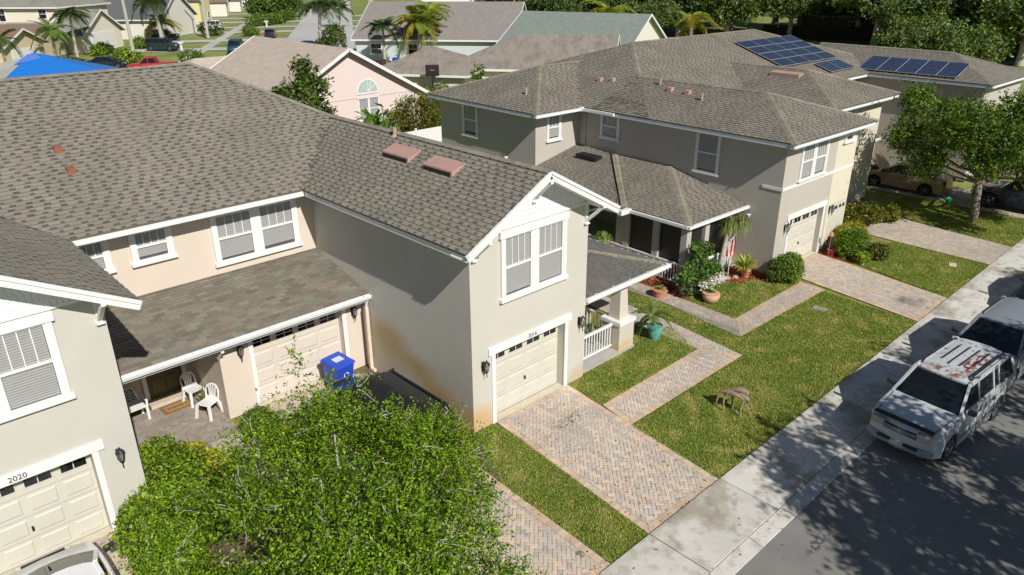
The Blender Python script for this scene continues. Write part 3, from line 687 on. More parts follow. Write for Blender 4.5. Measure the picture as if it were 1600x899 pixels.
for p in bp: slab(pb, p, .1)
prb = part('porch_roof', pb, M_shb, B)
sp = MB()
shingle_plane(sp, bp[0], 'B', .15); shingle_plane(sp, [bp[1][1], bp[1][0], bp[1][3], bp[1][2]][::1], 'B', .15); shingle_plane(sp, bp[2], 'B', .15)
capline(sp, (xL1, yF, Z0), (0, yF+3.9, top), .34, (.34, .30, .23)); capline(sp, (xL1, 4.5, Z0), (-.1, 8.4, top), .34, (.34, .30, .23))
part('shingles', sp, M_shB, prb, kind='stuff', col=True)
g = MB(); g.box(xL1-.12, 0.0, yF-.13, yF-.02, Z0-.13, Z0-.02); g.box(xL1-.13, xL1-.02, yF-.02, 4.3, Z0-.13, Z0-.02); g.box(-4.46, -4.34, 4.28, 12.6, Z0-.13, Z0-.02); g.box(-4.5, xL1, 4.2, 4.42, Z0-.16, Z0+.02)
part('gutter', g, M_gut, B)
s = MB(); s.box(xL1, 0, yF, 10.8, Z0-.2, Z0-.13); part('soffit', s, M_blu, B)
k = MB(); k.obox((-1.0, 9.6, top-.12), (0, 1), (-1, 0), (-1.1, .1), (-.1, .4), (0, .16)); part('roof_vent', k, M_dark, prb)
# columns, screens, rails
for (x, y) in ((-3.55, 1.75), (-3.55, 3.1), (-3.55, 4.6), (-2.35, 1.75), (-.75, 1.75)): c = MB(); c.box(x-.14, x+.14, y-.14, y+.14, 0, Z0-.2); part('porch_column', c, M_bgrey, B)
c = MB(); c.box(-3.6, -3.2, 4.6, 5.2, 0, Z0-.2); part('porch_column', c, M_bgrey, B)
c = MB(); c.box(-3.57, -3.55, 1.9, 2.95, .1, Z0-.2); c.box(-3.57, -3.55, 3.25, 4.45, .1, Z0-.2); c.box(-3.4, -2.5, 1.76, 1.78, .1, Z0-.2); c.box(-2.2, -.9, 1.76, 1.78, .1, Z0-.2)
part('screen', c, glassmat('insect_screen', (.012, .013, .015), .93, .5), B)
c = MB(); c.box(-3.7, -3.64, 1.6, 7.4, .85, .92); c.box(-3.69, -3.65, 1.6, 7.4, .12, .17); c.box(-3.7, -.4, 1.5, 1.56, .85, .92); c.box(-3.7, -.4, 1.51, 1.55, .12, .17)
rB = part('railing', c, M_white, B)
for k in range(42):
    b = MB(); y = 1.68+k*.136; b.box(-3.69, -3.65, y-.02, y+.02, .17, .85); part('baluster', b, M_white, rB)
for k in range(22):
    b = MB(); x = -3.6+k*.145; b.box(x-.02, x+.02, 1.51, 1.55, .17, .85); part('baluster', b, M_white, rB)
c = MB(); c.box(-1.3, -.02, 1.9, 1.95, .0, .75); c.box(-1.3, -.0, 1.88, 1.97, .75, .82); part('low_wall', c, M_bgrey, B)
f = MB(); f.box(-3.6, 0, 1.55, 10.8, 0, .1); part('porch_floor', f, mat('porch_concrete', (.40, .385, .36), .85, .1), B)
# small porch roof of a further unit
q = [(14.3, 3.2, 2.75), (16.2, 3.2, 2.75), (16.2, 6.2, 3.4), (14.3, 6.2, 3.4)]
pb = MB(); slab(pb, q, .12); pb.box(14.3, 16.2, 3.17, 3.2, 2.6, 2.74, 1); pb.box(15.9, 16.1, 3.4, 3.6, 0, 2.6, 2); pb.box(13.62, 16, 6.1, 6.25, 0, 3, 2)
part('low_roof', pb, [M_shb, M_white, M_byel], B); shingle_plane(sb, q, 'B', .15)
part('shingles', sb, M_shB, roofB, kind='stuff', col=True)
# vents on the roof
def rv(x, y, x0, m=M_flue, tall=False):
    z = BZ+BS*(x-x0); k = MB()
    if tall: k.tube([(x, y, z-.05), (x, y, z+.32)], .06, 8)
    else: k.hexa([(x-.12, y-.12, z-.06), (x+.12, y-.12, z+.02), (x+.12, y+.12, z+.02), (x-.12, y+.12, z-.06)], [(x-.10, y-.12, z+.16), (x+.12, y-.12, z+.18), (x+.12, y+.12, z+.18), (x-.10, y+.12, z+.16)])
    part('roof_vent', k, m, roofB)
for x, y, tl in ((1.97, 11.4, False), (2.1, 10.7, False), (2.35, 8.0, True), (1.95, 7.1, False), (1.9, 6.1, False), (1.54, 5.1, True)): rv(x, y, L0, tall=tl)
rv(-1.96, 12.5, -3.4, tall=True)
k = MB(); x, y = 9.9, 5.9; z = BZ+BS*(x-7.25); k.hexa([(x-.2, y-.8, z-.1), (x+.25, y-.8, z+.05), (x+.25, y+.8, z+.05), (x-.2, y+.8, z-.1)], [(x-.2, y-.8, z+.12), (x+.25, y-.8, z+.18), (x+.25, y+.8, z+.18), (x-.2, y+.8, z+.12)]); part('roof_vent', k, M_flue, roofB)
# solar arrays
M_pv = mat('solar_cell', (.018, .03, .075), .22, .25, 4, spec=.6); M_pvf = mat('aluminium', (.55, .57, .6), .35, .05, metal=.6)
M_pv2 = mat('solar_cell_light', (.025, .04, .08), .25, .2, 4, spec=.6)
def array(name, label, o, u, v, n, pw, ph, cols, rows, m, skip=()):
    o = Vector(o); u = Vector(u).normalized(); v = Vector(v).normalized(); n = u.cross(v); n = n if n.z > 0 else -n
    r = bpy.data.objects.new(name, None); COL.objects.link(r)
    rw = Matrix.Translation(Vector((26.79, 13.25, 0))) @ Matrix.Rotation(radians(-1.5), 4, 'Z')
    r.matrix_world = rw @ Matrix.Translation(o); ROOTM[r.name] = rw @ Matrix.Translation(o)
    tagit(r, label, 'solar panels')
    fr = MB(); 
    for j in (0.15, .85):
        for i in range(rows): fr.beam(n*.05+v*(i*ph+j*ph), n*.05+v*(i*ph+j*ph)+u*(cols*pw), .04, .05, up=n)
    part('rail', fr, M_blk, r)
    for j in range(rows):
        for i in range(cols):
            if (i, j) in skip: continue
            a = u*(i*pw+.01)+v*(j*ph+.01)+n*.10; p = MB(); q = MB()
            U = u*(pw-.02); V = v*(ph-.02); N = n*.035
            p.hexa([a, a+U, a+U+V, a+V], [a+N, a+U+N, a+U+V+N, a+V+N])
            fo = part('panel', p, M_pvf, r)
            b = a+N+n*.003; e = .025
            nc = 6 if pw < ph else 10; nr = 10 if pw < ph else 6
            for ci in range(nc):
                for ri in range(nr):
                    s0 = b+u*(e+(pw-.02-2*e)*ci/nc+.006)+v*(e+(ph-.02-2*e)*ri/nr+.006); q.poly([s0, s0+u*((pw-.02-2*e)/nc-.012), s0+u*((pw-.02-2*e)/nc-.012)+v*((ph-.02-2*e)/nr-.012), s0+v*((ph-.02-2*e)/nr-.012)])
            bk = b-n*.0015; q.poly([bk+u*e+v*e, bk+u*(pw-.02-e)+v*e, bk+u*(pw-.02-e)+v*(ph-.02-e), bk+u*e+v*(ph-.02-e)], 1)
            part('cells', q, [m, M_blk if m is M_pv2 else mat('cell_grid', (.16, .19, .25), .4)], fo)
sv = (0, 1, BS)
cA = lambda x, y: (x, y, BZ+BS*(y-main_y))
array('solar_array', 'large grey-blue solar array of four rows on the main roof of the far row', cA(13.75, 8.3), (1, 0, 0), sv, None, 1.6, .86, 4, 4, M_pv2)
array('solar_array', 'small pair of solar panels below the large array, nearer the eave', cA(16.9, 6.95), (1, 0, 0), sv, None, 1.45, 1.2, 2, 1, M_pv)
array('solar_array', 'row of five dark blue solar panels along the eave of the last wing', (20.62, 7.1, BZ+BS*.22), (0, -1, 0), (1, 0, BS), None, 1.12, 1.9, 5, 1, M_pv)
for (x, z, lb_) in ((.62, 1.9, 'black lantern wall lamp left of the garage door of the grey-beige row'), (4.3, 1.9, 'black lantern wall lamp right of the garage door of the grey-beige row')):
    p = Matrix.Translation((26.79, 13.25, 0)) @ Matrix.Rotation(radians(-1.5), 4, 'Z') @ Vector((x, 0, z)); sconce('wall_lamp', tuple(p), (-.026, -1), lb_)
# ================= SETTING: ground, street, pavement
M_grass = mat('lawn', (.13, .175, .02), .95, .3, 1.6, .3, 120, col2=(.29, .29, .06))
blotch(M_grass, (.36, .29, .14), 1.7, .55, .68, .75)
M_grassfar = mat('lawn_far', (.15, .21, .04), .95, .3, .25, col2=(.29, .31, .08))
M_asph = mat('asphalt', (.225, .223, .21), .9, .10, 1.2, .3, 150)
blotch(M_asph, (.14, .137, .13), 110, .45, .62, .45)
blotch(M_asph, (.02, .018, .017), 9, .47, .55, .9, box=((13.7, 4.75, -.02), (.75, .16, .3)), soft=.5); blotch(M_asph, (.03, .027, .025), 12, .48, .56, .8, box=((14.0, 4.35, -.02), (.25, .12, .3)), soft=.5)
blotch(M_asph, (.16, .155, .15), .5, .5, .7, .5)
M_roadfar = mat('far_road_concrete', (.46, .46, .44), .9, .06, .2)
blotch(M_roadfar, (.32, .31, .30), .05, .5, .7, .6)
M_mulch = mat('red_mulch', (.30, .075, .03), .95, .5, 30, .8, 60)
M_bed = mat('planting_bed', (.14, .10, .065), .95, .3, 10, .6, 40)
def sheet(name, pts, z, m, label=None, th=0):
    b = MB(); b.poly([(x, y, z) for x, y in ccw([tuple(p) for p in pts])])
    return part(name, b, m, kind='structure', label=label)
sheet('ground', [(-500, -400), (900, -400), (900, 900), (-500, 900)], -.10, M_grassfar)
sheet('road', [(-60, -4.6), (120, -4.6), (120, 5.52), (-60, 5.52)], -.03, M_asph, 'dark asphalt street in the foreground')
def rect(x0, x1, y0, y1): return [(x0, y0), (x1, y0), (x1, y1), (x0, y1)]
# sidewalk slabs and gutter kerb
sw = bpy.data.objects.new('sidewalk', None); COL.objects.link(sw); sw['kind'] = 'structure'; ROOTM[sw.name] = Matrix.Identity(4)
kb = bpy.data.objects.new('kerb', None); COL.objects.link(kb); kb['kind'] = 'structure'; ROOTM[kb.name] = Matrix.Identity(4)
edges = [-6+1.71*i for i in range(10)]; edges = [e for e in edges if e < 10.5]+[11.09, 13.9]; x = 13.9
while x < 70: x += 1.42; edges.append(x)
for i in range(len(edges)-1):
    a, b = edges[i]+.012, edges[i+1]-.012; k = MB(); dz = R.uniform(-.004, .004); k.box(a, b, 5.87, 7.42, -.12, .05+dz)
    part('slab', k, M_conc, sw, bevel=.01)
M_kerb = mat('kerb_concrete', (.50, .49, .45), .9, .10, 1.5, .3, 80, objrand=.08); blotch(M_kerb, (.3, .28, .24), 2.5, .5, .68, .6)
for i in range(46):
    a = -6+1.55*i; k = MB(); z0 = -.12
    k.hexa([(a+.008, 5.50, z0), (a+1.542, 5.50, z0), (a+1.542, 5.855, z0), (a+.008, 5.855, z0)], [(a+.008, 5.50, -.018), (a+1.542, 5.50, -.018), (a+1.542, 5.855, .045), (a+.008, 5.855, .045)])
    part('kerb_stone', k, M_kerb, kb, bevel=.01)
# lawns
lawns = {
 'near': [(9.9, 10.9), (9.83, 7.44), (11.10, 7.44), (11.6, 12.3), (11.5, 13.05), (10.9, 13.05)],
 'pocket': [(14.6, 12.75), (14.36, 11.64), (19.28, 11.68), (20.0, 13.3), (19.0, 13.4), (17.0, 13.2), (15.3, 13.1)],
 'big': [(14.15, 10.38), (13.91, 7.44), (26.55, 7.44), (26.75, 10.98), (19.95, 10.38)],
 'strip': [(19.95, 10.38), (21.0, 11.1), (21.4, 14.2), (21.4, 20), (20.4, 20), (20.4, 13.6)],
 'strip2': [(19.95, 10.4), (26.75, 11.0), (21.1, 11.15)],
 'round': [(22.24, 12.06), (27.0, 12.06), (26.6, 12.6), (25.9, 13.4), (24.9, 14.2), (23.8, 14.55), (22.8, 14.5), (22.25, 14.0)],
 'four': [(29.5, 7.44), (34.35, 7.44), (34.4, 11.35), (33.0, 11.6), (30.6, 11.6)],
 'five': [(37.4, 7.44), (42.3, 7.44), (42.3, 13.8), (38.6, 13.9), (38.2, 12)],
}
sheet('verge', rect(-8, 46, 7.43, 20.3), -.03, M_grass)
lw = []
for k, p in lawns.items(): lw.append(sheet('lawn', p, 0.0, M_grass))
sheet('lawn', [(46, 7.44), (75, 7.44), (75, 12), (46, 12)], 0, M_grass)
# grass blades
def blades(polys, dens, h, name):
    tri = []; 
    for p in polys:
        p = [tuple(q) for q in p]; xs = [q[0] for q in p]; ys = [q[1] for q in p]
        n = int((max(xs)-min(xs))*(max(ys)-min(ys))*dens); P = NR.random((n, 2))*[max(xs)-min(xs), max(ys)-min(ys)]+[min(xs), min(ys)]
        inn = np.zeros(n, bool); j = len(p)-1
        for i in range(len(p)):
            xi, yi = p[i]; xj, yj = p[j]
            c = ((yi > P[:, 1]) != (yj > P[:, 1])) & (P[:, 0] < (xj-xi)*(P[:, 1]-yi)/(yj-yi+1e-12)+xi); inn ^= c; j = i
        tri.append(P[inn])
    P = np.concatenate(tri); n = len(P); a = NR.random(n)*2*pi; hh = h*(.5+NR.random(n)); wd = .012+.01*NR.random(n)
    dx = np.cos(a)*wd; dy = np.sin(a)*wd; tx = (NR.random(n)-.5)*hh*1.3; ty = (NR.random(n)-.5)*hh*1.3
    V = np.zeros((n*3, 3)); V[0::3, 0] = P[:, 0]-dx; V[0::3, 1] = P[:, 1]-dy; V[1::3, 0] = P[:, 0]+dx; V[1::3, 1] = P[:, 1]+dy; V[2::3, 0] = P[:, 0]+tx; V[2::3, 1] = P[:, 1]+ty; V[2::3, 2] = hh
    spot = np.sin(P[:, 0]*2.9+2*np.sin(P[:, 1]*1.7))*np.sin(P[:, 1]*3.3+1.5*np.sin(P[:, 0]*2.1))+NR.normal(size=n)*.12
    keep = (spot < .72) | (NR.random(n) < .3); P = P[keep]; spot = spot[keep]; n = len(P); a = a[keep]; hh = hh[keep]; wd = wd[keep]; dx = dx[keep]; dy = dy[keep]; tx = tx[keep]; ty = ty[keep]; V = np.zeros((n*3, 3))
    V[0::3, 0] = P[:, 0]-dx; V[0::3, 1] = P[:, 1]-dy; V[1::3, 0] = P[:, 0]+dx; V[1::3, 1] = P[:, 1]+dy; V[2::3, 0] = P[:, 0]+tx; V[2::3, 1] = P[:, 1]+ty; V[2::3, 2] = hh
    V += np.repeat(np.concatenate([NR.normal(size=(n, 2))*.018, np.zeros((n, 1))], 1), 3, 0); g = NR.random((n, 1)); patch = (np.sin(P[:, 0]*1.9+1.3*np.sin(P[:, 1]*1.3))*np.sin(P[:, 1]*2.3+P[:, 0]*.7))[:, None]*.5+.5
    t = np.clip(g*.7+patch*.45-.15, 0, 1)
    C = np.array([.12, .225, .018])*(1-t)+np.array([.32, .37, .075])*t; dry = (NR.random(n) < .10+.16*patch[:, 0]+.4*(spot > .6)); C[dry] = [.45, .38, .13]; C = C*(.75+.5*NR.random((n, 1)))
    me = mesh_np(name, V, np.arange(n*3).reshape(-1, 3), [mat('grass_blade', (1, 1, 1), .7, .0, 1, attr=True, trans=.25)], C)
    return link(name, me, kind='stuff')
o = blades(list(lawns.values()), 1900, .042, 'grass'); o['label'] = 'short green lawn grass around the driveways'; o['category'] = 'grass'
# ---- herringbone pavers
PAV = [(.56, .47, .385), (.53, .445, .37), (.59, .48, .385), (.49, .45, .40), (.47, .43, .385), (.56, .49, .415), (.60, .48, .39)]
PAVE_M = {}
def pavemesh(kind):
    out = []
    for i, c in enumerate(PAV):
        m = mat('paver_tone_%d' % i, c, .9, .10, 3, .4, 60, objrand=.12)
        q = MB(); L, Wd, g, b = .2, .1, .004, .004
        o1 = [(g, g, -.03), (L-g, g, -.03), (L-g, Wd-g, -.03), (g, Wd-g, -.03)]; o2 = [(g, g, .008), (L-g, g, .008), (L-g, Wd-g, .008), (g, Wd-g, .008)]; o3 = [(g+b, g+b, .012), (L-g-b, g+b, .012), (L-g-b, Wd-g-b, .012), (g+b, Wd-g-b, .012)]
        q.faces(o1+o2+o3, [(0, 1, 5, 4), (1, 2, 6, 5), (2, 3, 7, 6), (3, 0, 4, 7), (4, 5, 9, 8), (5, 6, 10, 9), (6, 7, 11, 10), (7, 4, 8, 11), (8, 9, 10, 11)])
        out.append(mesh_np('paver', q.v, q.f, [m]))
    return out
PM = pavemesh(0)
M_pav = mat('paver_clay', (1, 1, 1), .9, .13, 1.0, .4, 60, attr=True)
blotch(M_pav, (.30, .27, .23), .55, .5, .7, .55)
M_joint = mat('paver_joint', (.26, .225, .185), .95, .25, 4)
def pave(name, poly, center, nparts=0, border=True, ang=45, tint=1., mtop=None, label=None, stuffcol=True):
    """herringbone bricks clipped to a convex polygon with a soldier course along its edges"""
    poly = ccw([tuple(p) for p in poly]); base = MB(); base.poly([(x, y, .002) for x, y in poly])
    r = part(name, base, M_joint, kind='structure', label=label)
    mb = MB(); bricks = []
    n = len(poly); inner = poly
    # inset polygon by .2 for the border
    if border:
        lines = []
        for i in range(n):
            a = Vector(poly[i]); b = Vector(poly[(i+1) % n]); d = (b-a).normalized(); nn = Vector((-d.y, d.x)); lines.append((a+nn*.2, d, a, b, nn))
        inner = []
        for i in range(n):
            p, d = lines[i-1][:2]; q, e = lines[i][:2]; den = d.x*e.y-d.y*e.x
            t = ((q.x-p.x)*e.y-(q.y-p.y)*e.x)/den; inner.append((p.x+d.x*t, p.y+d.y*t))
        for i in range(n):
            _, d, a, b, nn = lines[i]; Ln = (b-a).length; k = int(Ln/.102)
            strip = [tuple(a), tuple(b), inner[(i+1) % n], inner[i]]
            for j in range(k):
                p = a+d*(Ln*j/k); w_ = Ln/k
                q = [tuple(p), tuple(p+d*w_), tuple(p+d*w_+nn*.2), tuple(p+nn*.2)]
                q2 = clip2(q, strip)
                if len(q2) >= 3:
                    c = R.choice(((.62, .45, .31), (.58, .45, .33), (.63, .48, .35), (.57, .46, .36)))
                    bricks.append((q2, c, None))
    ca, sa = cos(radians(ang)), sin(radians(ang)); xs = [p[0] for p in poly]; ys = [p[1] for p in poly]; cx, cy = sum(xs)/n, sum(ys)/n
    ext = max(max(xs)-min(xs), max(ys)-min(ys))*.75+.5; N = int(ext/.1)+4
    T = lambda a, b: (cx+a*ca-b*sa, cy+a*sa+b*ca)
    for k in range(-2*N, 2*N):
        for m in range(-N, N):
            X, Y = (k+2*m), (k-2*m)
            for (bx, by, w_, h_) in ((X, Y, 2, 1), (X+3, Y, 1, 2)):
                if abs(bx) > N or abs(by) > N: continue
                q = [T(bx*.1, by*.1), T((bx+w_)*.1, by*.1), T((bx+w_)*.1, (by+h_)*.1), T(bx*.1, (by+h_)*.1)]
                ins = [inside(t_, inner) for t_ in q]
                if not any(ins): continue
                c = R.choice(PAV); full = all(ins)
                q2 = q if full else clip2(q, inner)
                if len(q2) >= 3: bricks.append((q2, c, (q[0] if w_ == 2 else q[1], w_) if full else None))
    full = [b for b in bricks if b[2]]; full.sort(key=lambda b: (b[0][0][0]-center[0])**2+(b[0][0][1]-center[1])**2)
    sel = set(id(b) for b in full[:nparts])
    for b in bricks:
        q, c, f = b
        if id(b) in sel:
            o_ = link('brick', PM[PAV.index(c)], r, (f[0][0], f[0][1], .004)); o_.rotation_euler = (0, 0, radians(ang+(0 if f[1] == 2 else 90)))
            continue
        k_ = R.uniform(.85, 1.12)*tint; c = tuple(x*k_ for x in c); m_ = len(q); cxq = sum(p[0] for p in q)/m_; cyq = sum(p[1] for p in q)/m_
        D = lambda p, e: (cxq+(p[0]-cxq)*(1-e), cyq+(p[1]-cyq)*(1-e)); dz = R.uniform(-.0015, .0015)
        t_ = [(*D(p, .07), .016+dz) for p in q]; bt = [(*D(p, .05), .003) for p in q]
        mb.faces(bt+t_, [tuple(range(m_, 2*m_))]+[(i, (i+1) % m_, m_+(i+1) % m_, m_+i) for i in range(m_)], 0, c)
    part('bricks', mb, mtop or M_pav, r, kind='stuff', col=True)
    return r
M_pav1 = mat('paver_clay_oiled', (1, 1, 1), .9, .13, 1.0, .4, 60, attr=True)
blotch(M_pav1, (.34, .33, .31), .9, .5, .66, .5)
blotch(M_pav1, (.16, .11, .07), 9, .47, .60, .85, box=((13.1, 11.75, 0), (.8, .32, .3)), soft=.6); blotch(M_pav1, (.72, .66, .58), .8, .52, .7, .35)
for i in range(7): blotch(MATS['paver_tone_%d' % i], (.3, .27, .24), .8, .5, .7, .3)
pave('driveway', [(11.11, 7.44), (13.91, 7.44), (14.52, 13.1), (11.62, 13.1)], (12.3, 8.9), 300, mtop=M_pav1, label='brick driveway in front of the garage numbered 2016')
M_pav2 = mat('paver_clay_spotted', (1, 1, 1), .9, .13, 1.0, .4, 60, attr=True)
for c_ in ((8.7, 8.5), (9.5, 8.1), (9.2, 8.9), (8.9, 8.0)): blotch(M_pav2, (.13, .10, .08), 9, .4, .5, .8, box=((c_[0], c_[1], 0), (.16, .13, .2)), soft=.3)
pave('driveway', [(6.9, 7.44), (9.80, 7.44), (10.2, 18.3), (7.2, 18.3)], (8.7, 8.6), 300, mtop=M_pav2, label='brick driveway beside the leafy tree')
sheet('planting_bed', [(9.9, 10.9), (10.9, 13.05), (10.84, 18.3), (10.15, 18.3)], -.002, M_bed)
pave('driveway', [(-.4, 7.44), (2.5, 7.44), (2.5, 16.0), (-.4, 16.0)], (1, 9), 0)
pave('walkway', [(14.42, 11.62), (14.20, 10.42), (19.95, 10.42), (19.3, 11.66)], (16, 11), 120, tint=1.03, label='brick walkway branching off the driveway')
pave('walkway', [(19.95, 10.42), (20.35, 13.7), (20.35, 20), (19.35, 20), (19.25, 14), (19.3, 11.66)], (19.6, 11.5), 0, border=False, tint=.98)
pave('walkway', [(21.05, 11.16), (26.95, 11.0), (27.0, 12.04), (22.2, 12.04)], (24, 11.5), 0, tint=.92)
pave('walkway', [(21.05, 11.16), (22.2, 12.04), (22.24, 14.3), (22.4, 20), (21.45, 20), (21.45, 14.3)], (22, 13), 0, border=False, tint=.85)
M_pav3 = mat('paver_clay_grey', (1, 1, 1), .9, .13, 1.0, .4, 60, attr=True); blotch(M_pav3, (.07, .065, .06), 1.3, .40, .6, .8, box=((28.3, 8.35, 0), (.9, .6, .3)), soft=.6)
pave('driveway', [(26.6, 7.44), (29.5, 7.44), (30.5, 13.1), (27.5, 13.2)], (28, 9), 0, tint=.98, mtop=M_pav3)
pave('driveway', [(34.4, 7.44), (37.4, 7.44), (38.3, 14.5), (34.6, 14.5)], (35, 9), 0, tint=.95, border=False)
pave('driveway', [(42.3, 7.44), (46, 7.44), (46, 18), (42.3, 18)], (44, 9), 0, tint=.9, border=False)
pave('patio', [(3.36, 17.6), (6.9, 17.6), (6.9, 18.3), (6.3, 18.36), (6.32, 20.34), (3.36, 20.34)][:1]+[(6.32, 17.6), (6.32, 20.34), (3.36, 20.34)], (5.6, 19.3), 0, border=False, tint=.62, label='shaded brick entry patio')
pave('walkway', [(5.0, 15.2), (6.88, 15.2), (7.1, 17.58), (5.0, 17.58)], (6, 17), 0, border=False, tint=.9)
sheet('planting_bed', [(2.52, 7.44), (6.88, 7.44), (7.1, 17.58), (3.4, 17.58), (2.52, 15.8)], -.004, M_bed)
sheet('mulch_bed', [(21.5, 17.5), (22.42, 17.5), (22.28, 14.2), (22.2, 13.9), (22.8, 14.4), (23.8, 14.5), (24.9, 14.15), (25.9, 13.35), (26.6, 12.55), (27.0, 12.06), (27.45, 13.2), (26.8, 13.35), (26.7, 14.85), (23.1, 14.95), (22.9, 20)][2:], -.002, M_mulch)
sheet('mulch_bed', [(22.42, 14.0), (23.3, 14.3), (23.1, 20), (22.42, 20)], -.004, M_mulch)
sheet('mulch_bed', [(30.55, 11.6), (33.2, 11.6), (34.0, 13.1), (30.4, 13.2)], -.002, M_mulch)
# mulch chips: loose bark, raised
def chips(name, regs, n, m, s=.05):
    V = []; F = []; C = []
    for k in range(n):
        x0, x1, y0, y1 = R.choice(regs); x, y = R.uniform(x0, x1), R.uniform(y0, y1); a = R.uniform(0, pi); L = s*R.uniform(.6, 1.6); W2 = s*.35; z = R.uniform(.003, .03)
        dx, dy = cos(a)*L, sin(a)*L; ex, ey = -sin(a)*W2, cos(a)*W2; b = len(V); t = R.uniform(-.02, .02)
        V += [(x-dx-ex, y-dy-ey, z), (x+dx-ex, y+dy-ey, z+t), (x+dx+ex, y+dy+ey, z+t+.01), (x-dx+ex, y-dy+ey, z+.01)]; F.append((b, b+1, b+2, b+3)); k_ = R.uniform(.5, 1.5); C.append((k_, k_*R.uniform(.8, 1.1), k_))
    return link(name, mesh_np(name, V, F, [m], C), kind='stuff')
c = chips('mulch', [(22.5, 23.0, 14.4, 17.5), (23.0, 24.8, 14.3, 14.9), (24.8, 26.7, 13.5, 14.8), (26.0, 27.3, 12.7, 13.4), (30.6, 33.2, 11.7, 13.1)], 3500, mat('mulch_chip', (.33, .085, .035), .9, .3, 8, attr=True)); c['label'] = 'red bark mulch in the flower beds'; c['category'] = 'mulch'
V = []; F = []; C = []
for k in range(900):
    x, y = (R.uniform(5, 30), R.choice([R.gauss(5.6, .5), R.uniform(1, 7.4), R.uniform(7.4, 7.7)])) if R.random() < .6 else (R.choice([R.uniform(6.9, 10), R.uniform(11.2, 14)]), R.uniform(7.4, 13))
    z = .058 if 5.87 < y < 7.43 else (.022 if y > 7.43 else (.04 if y > 5.5 else -.022)); a = R.uniform(0, 6.3); s_ = R.uniform(.018, .04); b = len(V)
    V += [(x+cos(a+t)*s_*(1 if j % 2 else .55), y+sin(a+t)*s_*(1 if j % 2 else .55), z+R.uniform(0, .012)) for j, t in enumerate((0, 1.57, 3.14, 4.71))]; F.append((b, b+1, b+2, b+3)); C.append(R.choice([(.20, .13, .06), (.12, .08, .04), (.30, .24, .09), (.10, .13, .03)]))
lt_ = link('fallen_leaves', mesh_np('fallen_leaves', V, F, [mat('dry_leaf', (1, 1, 1), .8, .1, 5, attr=True)], C), kind='stuff'); lt_['label'] = 'small fallen leaves scattered over pavement, kerb and driveways'; lt_['category'] = 'leaves'
# far street behind the houses
uS = Vector((.525, .851)).normalized(); nS = Vector((-uS.y, uS.x))
def strip(name, p0, length, off0, off1, z, m, s0=0, label=None):
    p = Vector(p0); a = p+uS*s0+nS*off0; b = p+uS*(s0+length)+nS*off0; c = b+nS*(off1-off0); d = a+nS*(off1-off0)
    return sheet(name, [tuple(a), tuple(b), tuple(c), tuple(d)], z, m, label)
o0 = (66, 118)
strip('road', o0, 260, -6.2, 5.2, -.06, M_roadfar, -45, 'pale concrete street behind the houses')
strip('sidewalk', o0, 250, 15.5, 17.2, -.05, M_roadfar, -30)
strip('sidewalk', o0, 200, -14, -12.6, -.05, M_roadfar, -10)
for s in (-12, 2, 19, 31, 47, 60, 78, 95, 115): strip('driveway', o0, 4.2, 5.2, 27, -.045, M_roadfar, s)
for s in (-2, 14, 28, 44, 62): strip('driveway', o0, 4, -24, -6.2, -.045, M_roadfar, s)
# ================= VEGETATION
def leafmesh(centers, dirs, size, cols, aspect=.5, name='crown', up=.5):
    """one diamond leaf per centre, loosely facing up/outwards"""
    n = len(centers); nr = dirs+NR.normal(size=(n, 3))*.75; nr[:, 2] += up; nr /= np.linalg.norm(nr, axis=1)[:, None]+1e-9
    t = NR.normal(size=(n, 3)); t -= (t*nr).sum(1)[:, None]*nr; t /= np.linalg.norm(t, axis=1)[:, None]+1e-9; b = np.cross(nr, t)
    s = (size*(.65+.7*NR.random(n)))[:, None]; V = np.zeros((n*4, 3))
    V[0::4] = centers-t*s; V[1::4] = centers-b*s*aspect+nr*s*.12; V[2::4] = centers+t*s; V[3::4] = centers+b*s*aspect+nr*s*.12
    return V, np.arange(n*4).reshape(-1, 4), cols
def foliage(clumps, n, size, pal, spray=.28, per=9, shell=.55, updir=.5, pert=.25):
    """clumps: (x,y,z,rx,rz). Leaves sit along short twigs that start in the outer part of each clump."""
    cl = np.array([(c[0], c[1], c[2], c[3], c[3], c[4] if len(c) > 4 else c[3]*.75) for c in clumps]); wts = (cl[:, 3]**2); wts /= wts.sum()
    k = n//per; idx = NR.choice(len(cl), k, p=wts); d = NR.normal(size=(k, 3)); d /= np.linalg.norm(d, axis=1)[:, None]
    rr = (shell+(1-shell)*NR.random((k, 1)))*(1+pert*(NR.random((k, 1))-.5))
    base = cl[idx, :3]+d*cl[idx, 3:6]*rr
    out = d.copy(); out[:, 2] += .35; out += NR.normal(size=(k, 3))*.45; out /= np.linalg.norm(out, axis=1)[:, None]
    tt = np.tile(np.linspace(0, 1, per), (k, 1)); L = spray*(.5+NR.random((k, 1)))
    C = base[:, None, :]+out[:, None, :]*(tt*L)[:, :, None]+NR.normal(size=(k, per, 3))*size*.9
    C = C.reshape(-1, 3); D = np.repeat(out, per, 0)*.35
    pal = np.array(pal); tone = np.repeat(np.clip(.65*NR.random(k)+.55*NR.random(len(cl))[idx]-.1, 0, 1), per); ci = NR.integers(0, len(pal), len(C)); cols = pal[ci]*(.62+.72*tone)[:, None]*(.85+.3*NR.random(len(C)))[:, None]
    return leafmesh(C, D, size, cols, up=updir), base, out
def leafobj(name, VF, m, parent, kind=None):
    V, F, c = VF; me = mesh_np(name, V, F, [m], c); return link(name, me, parent, kind=kind)
M_leaf = mat('leaf', (1, 1, 1), .5, .0, 1, attr=True, trans=.28, spec=.15)
M_leafd = mat('leaf_dull', (1, 1, 1), .6, .0, 1, attr=True, trans=.22)
M_bark = mat('bark', (.22, .19, .155), .95, .35, 9, .8, 40)
M_barkg = mat('bark_grey', (.42, .39, .34), .95, .35, 9, .8, 40)
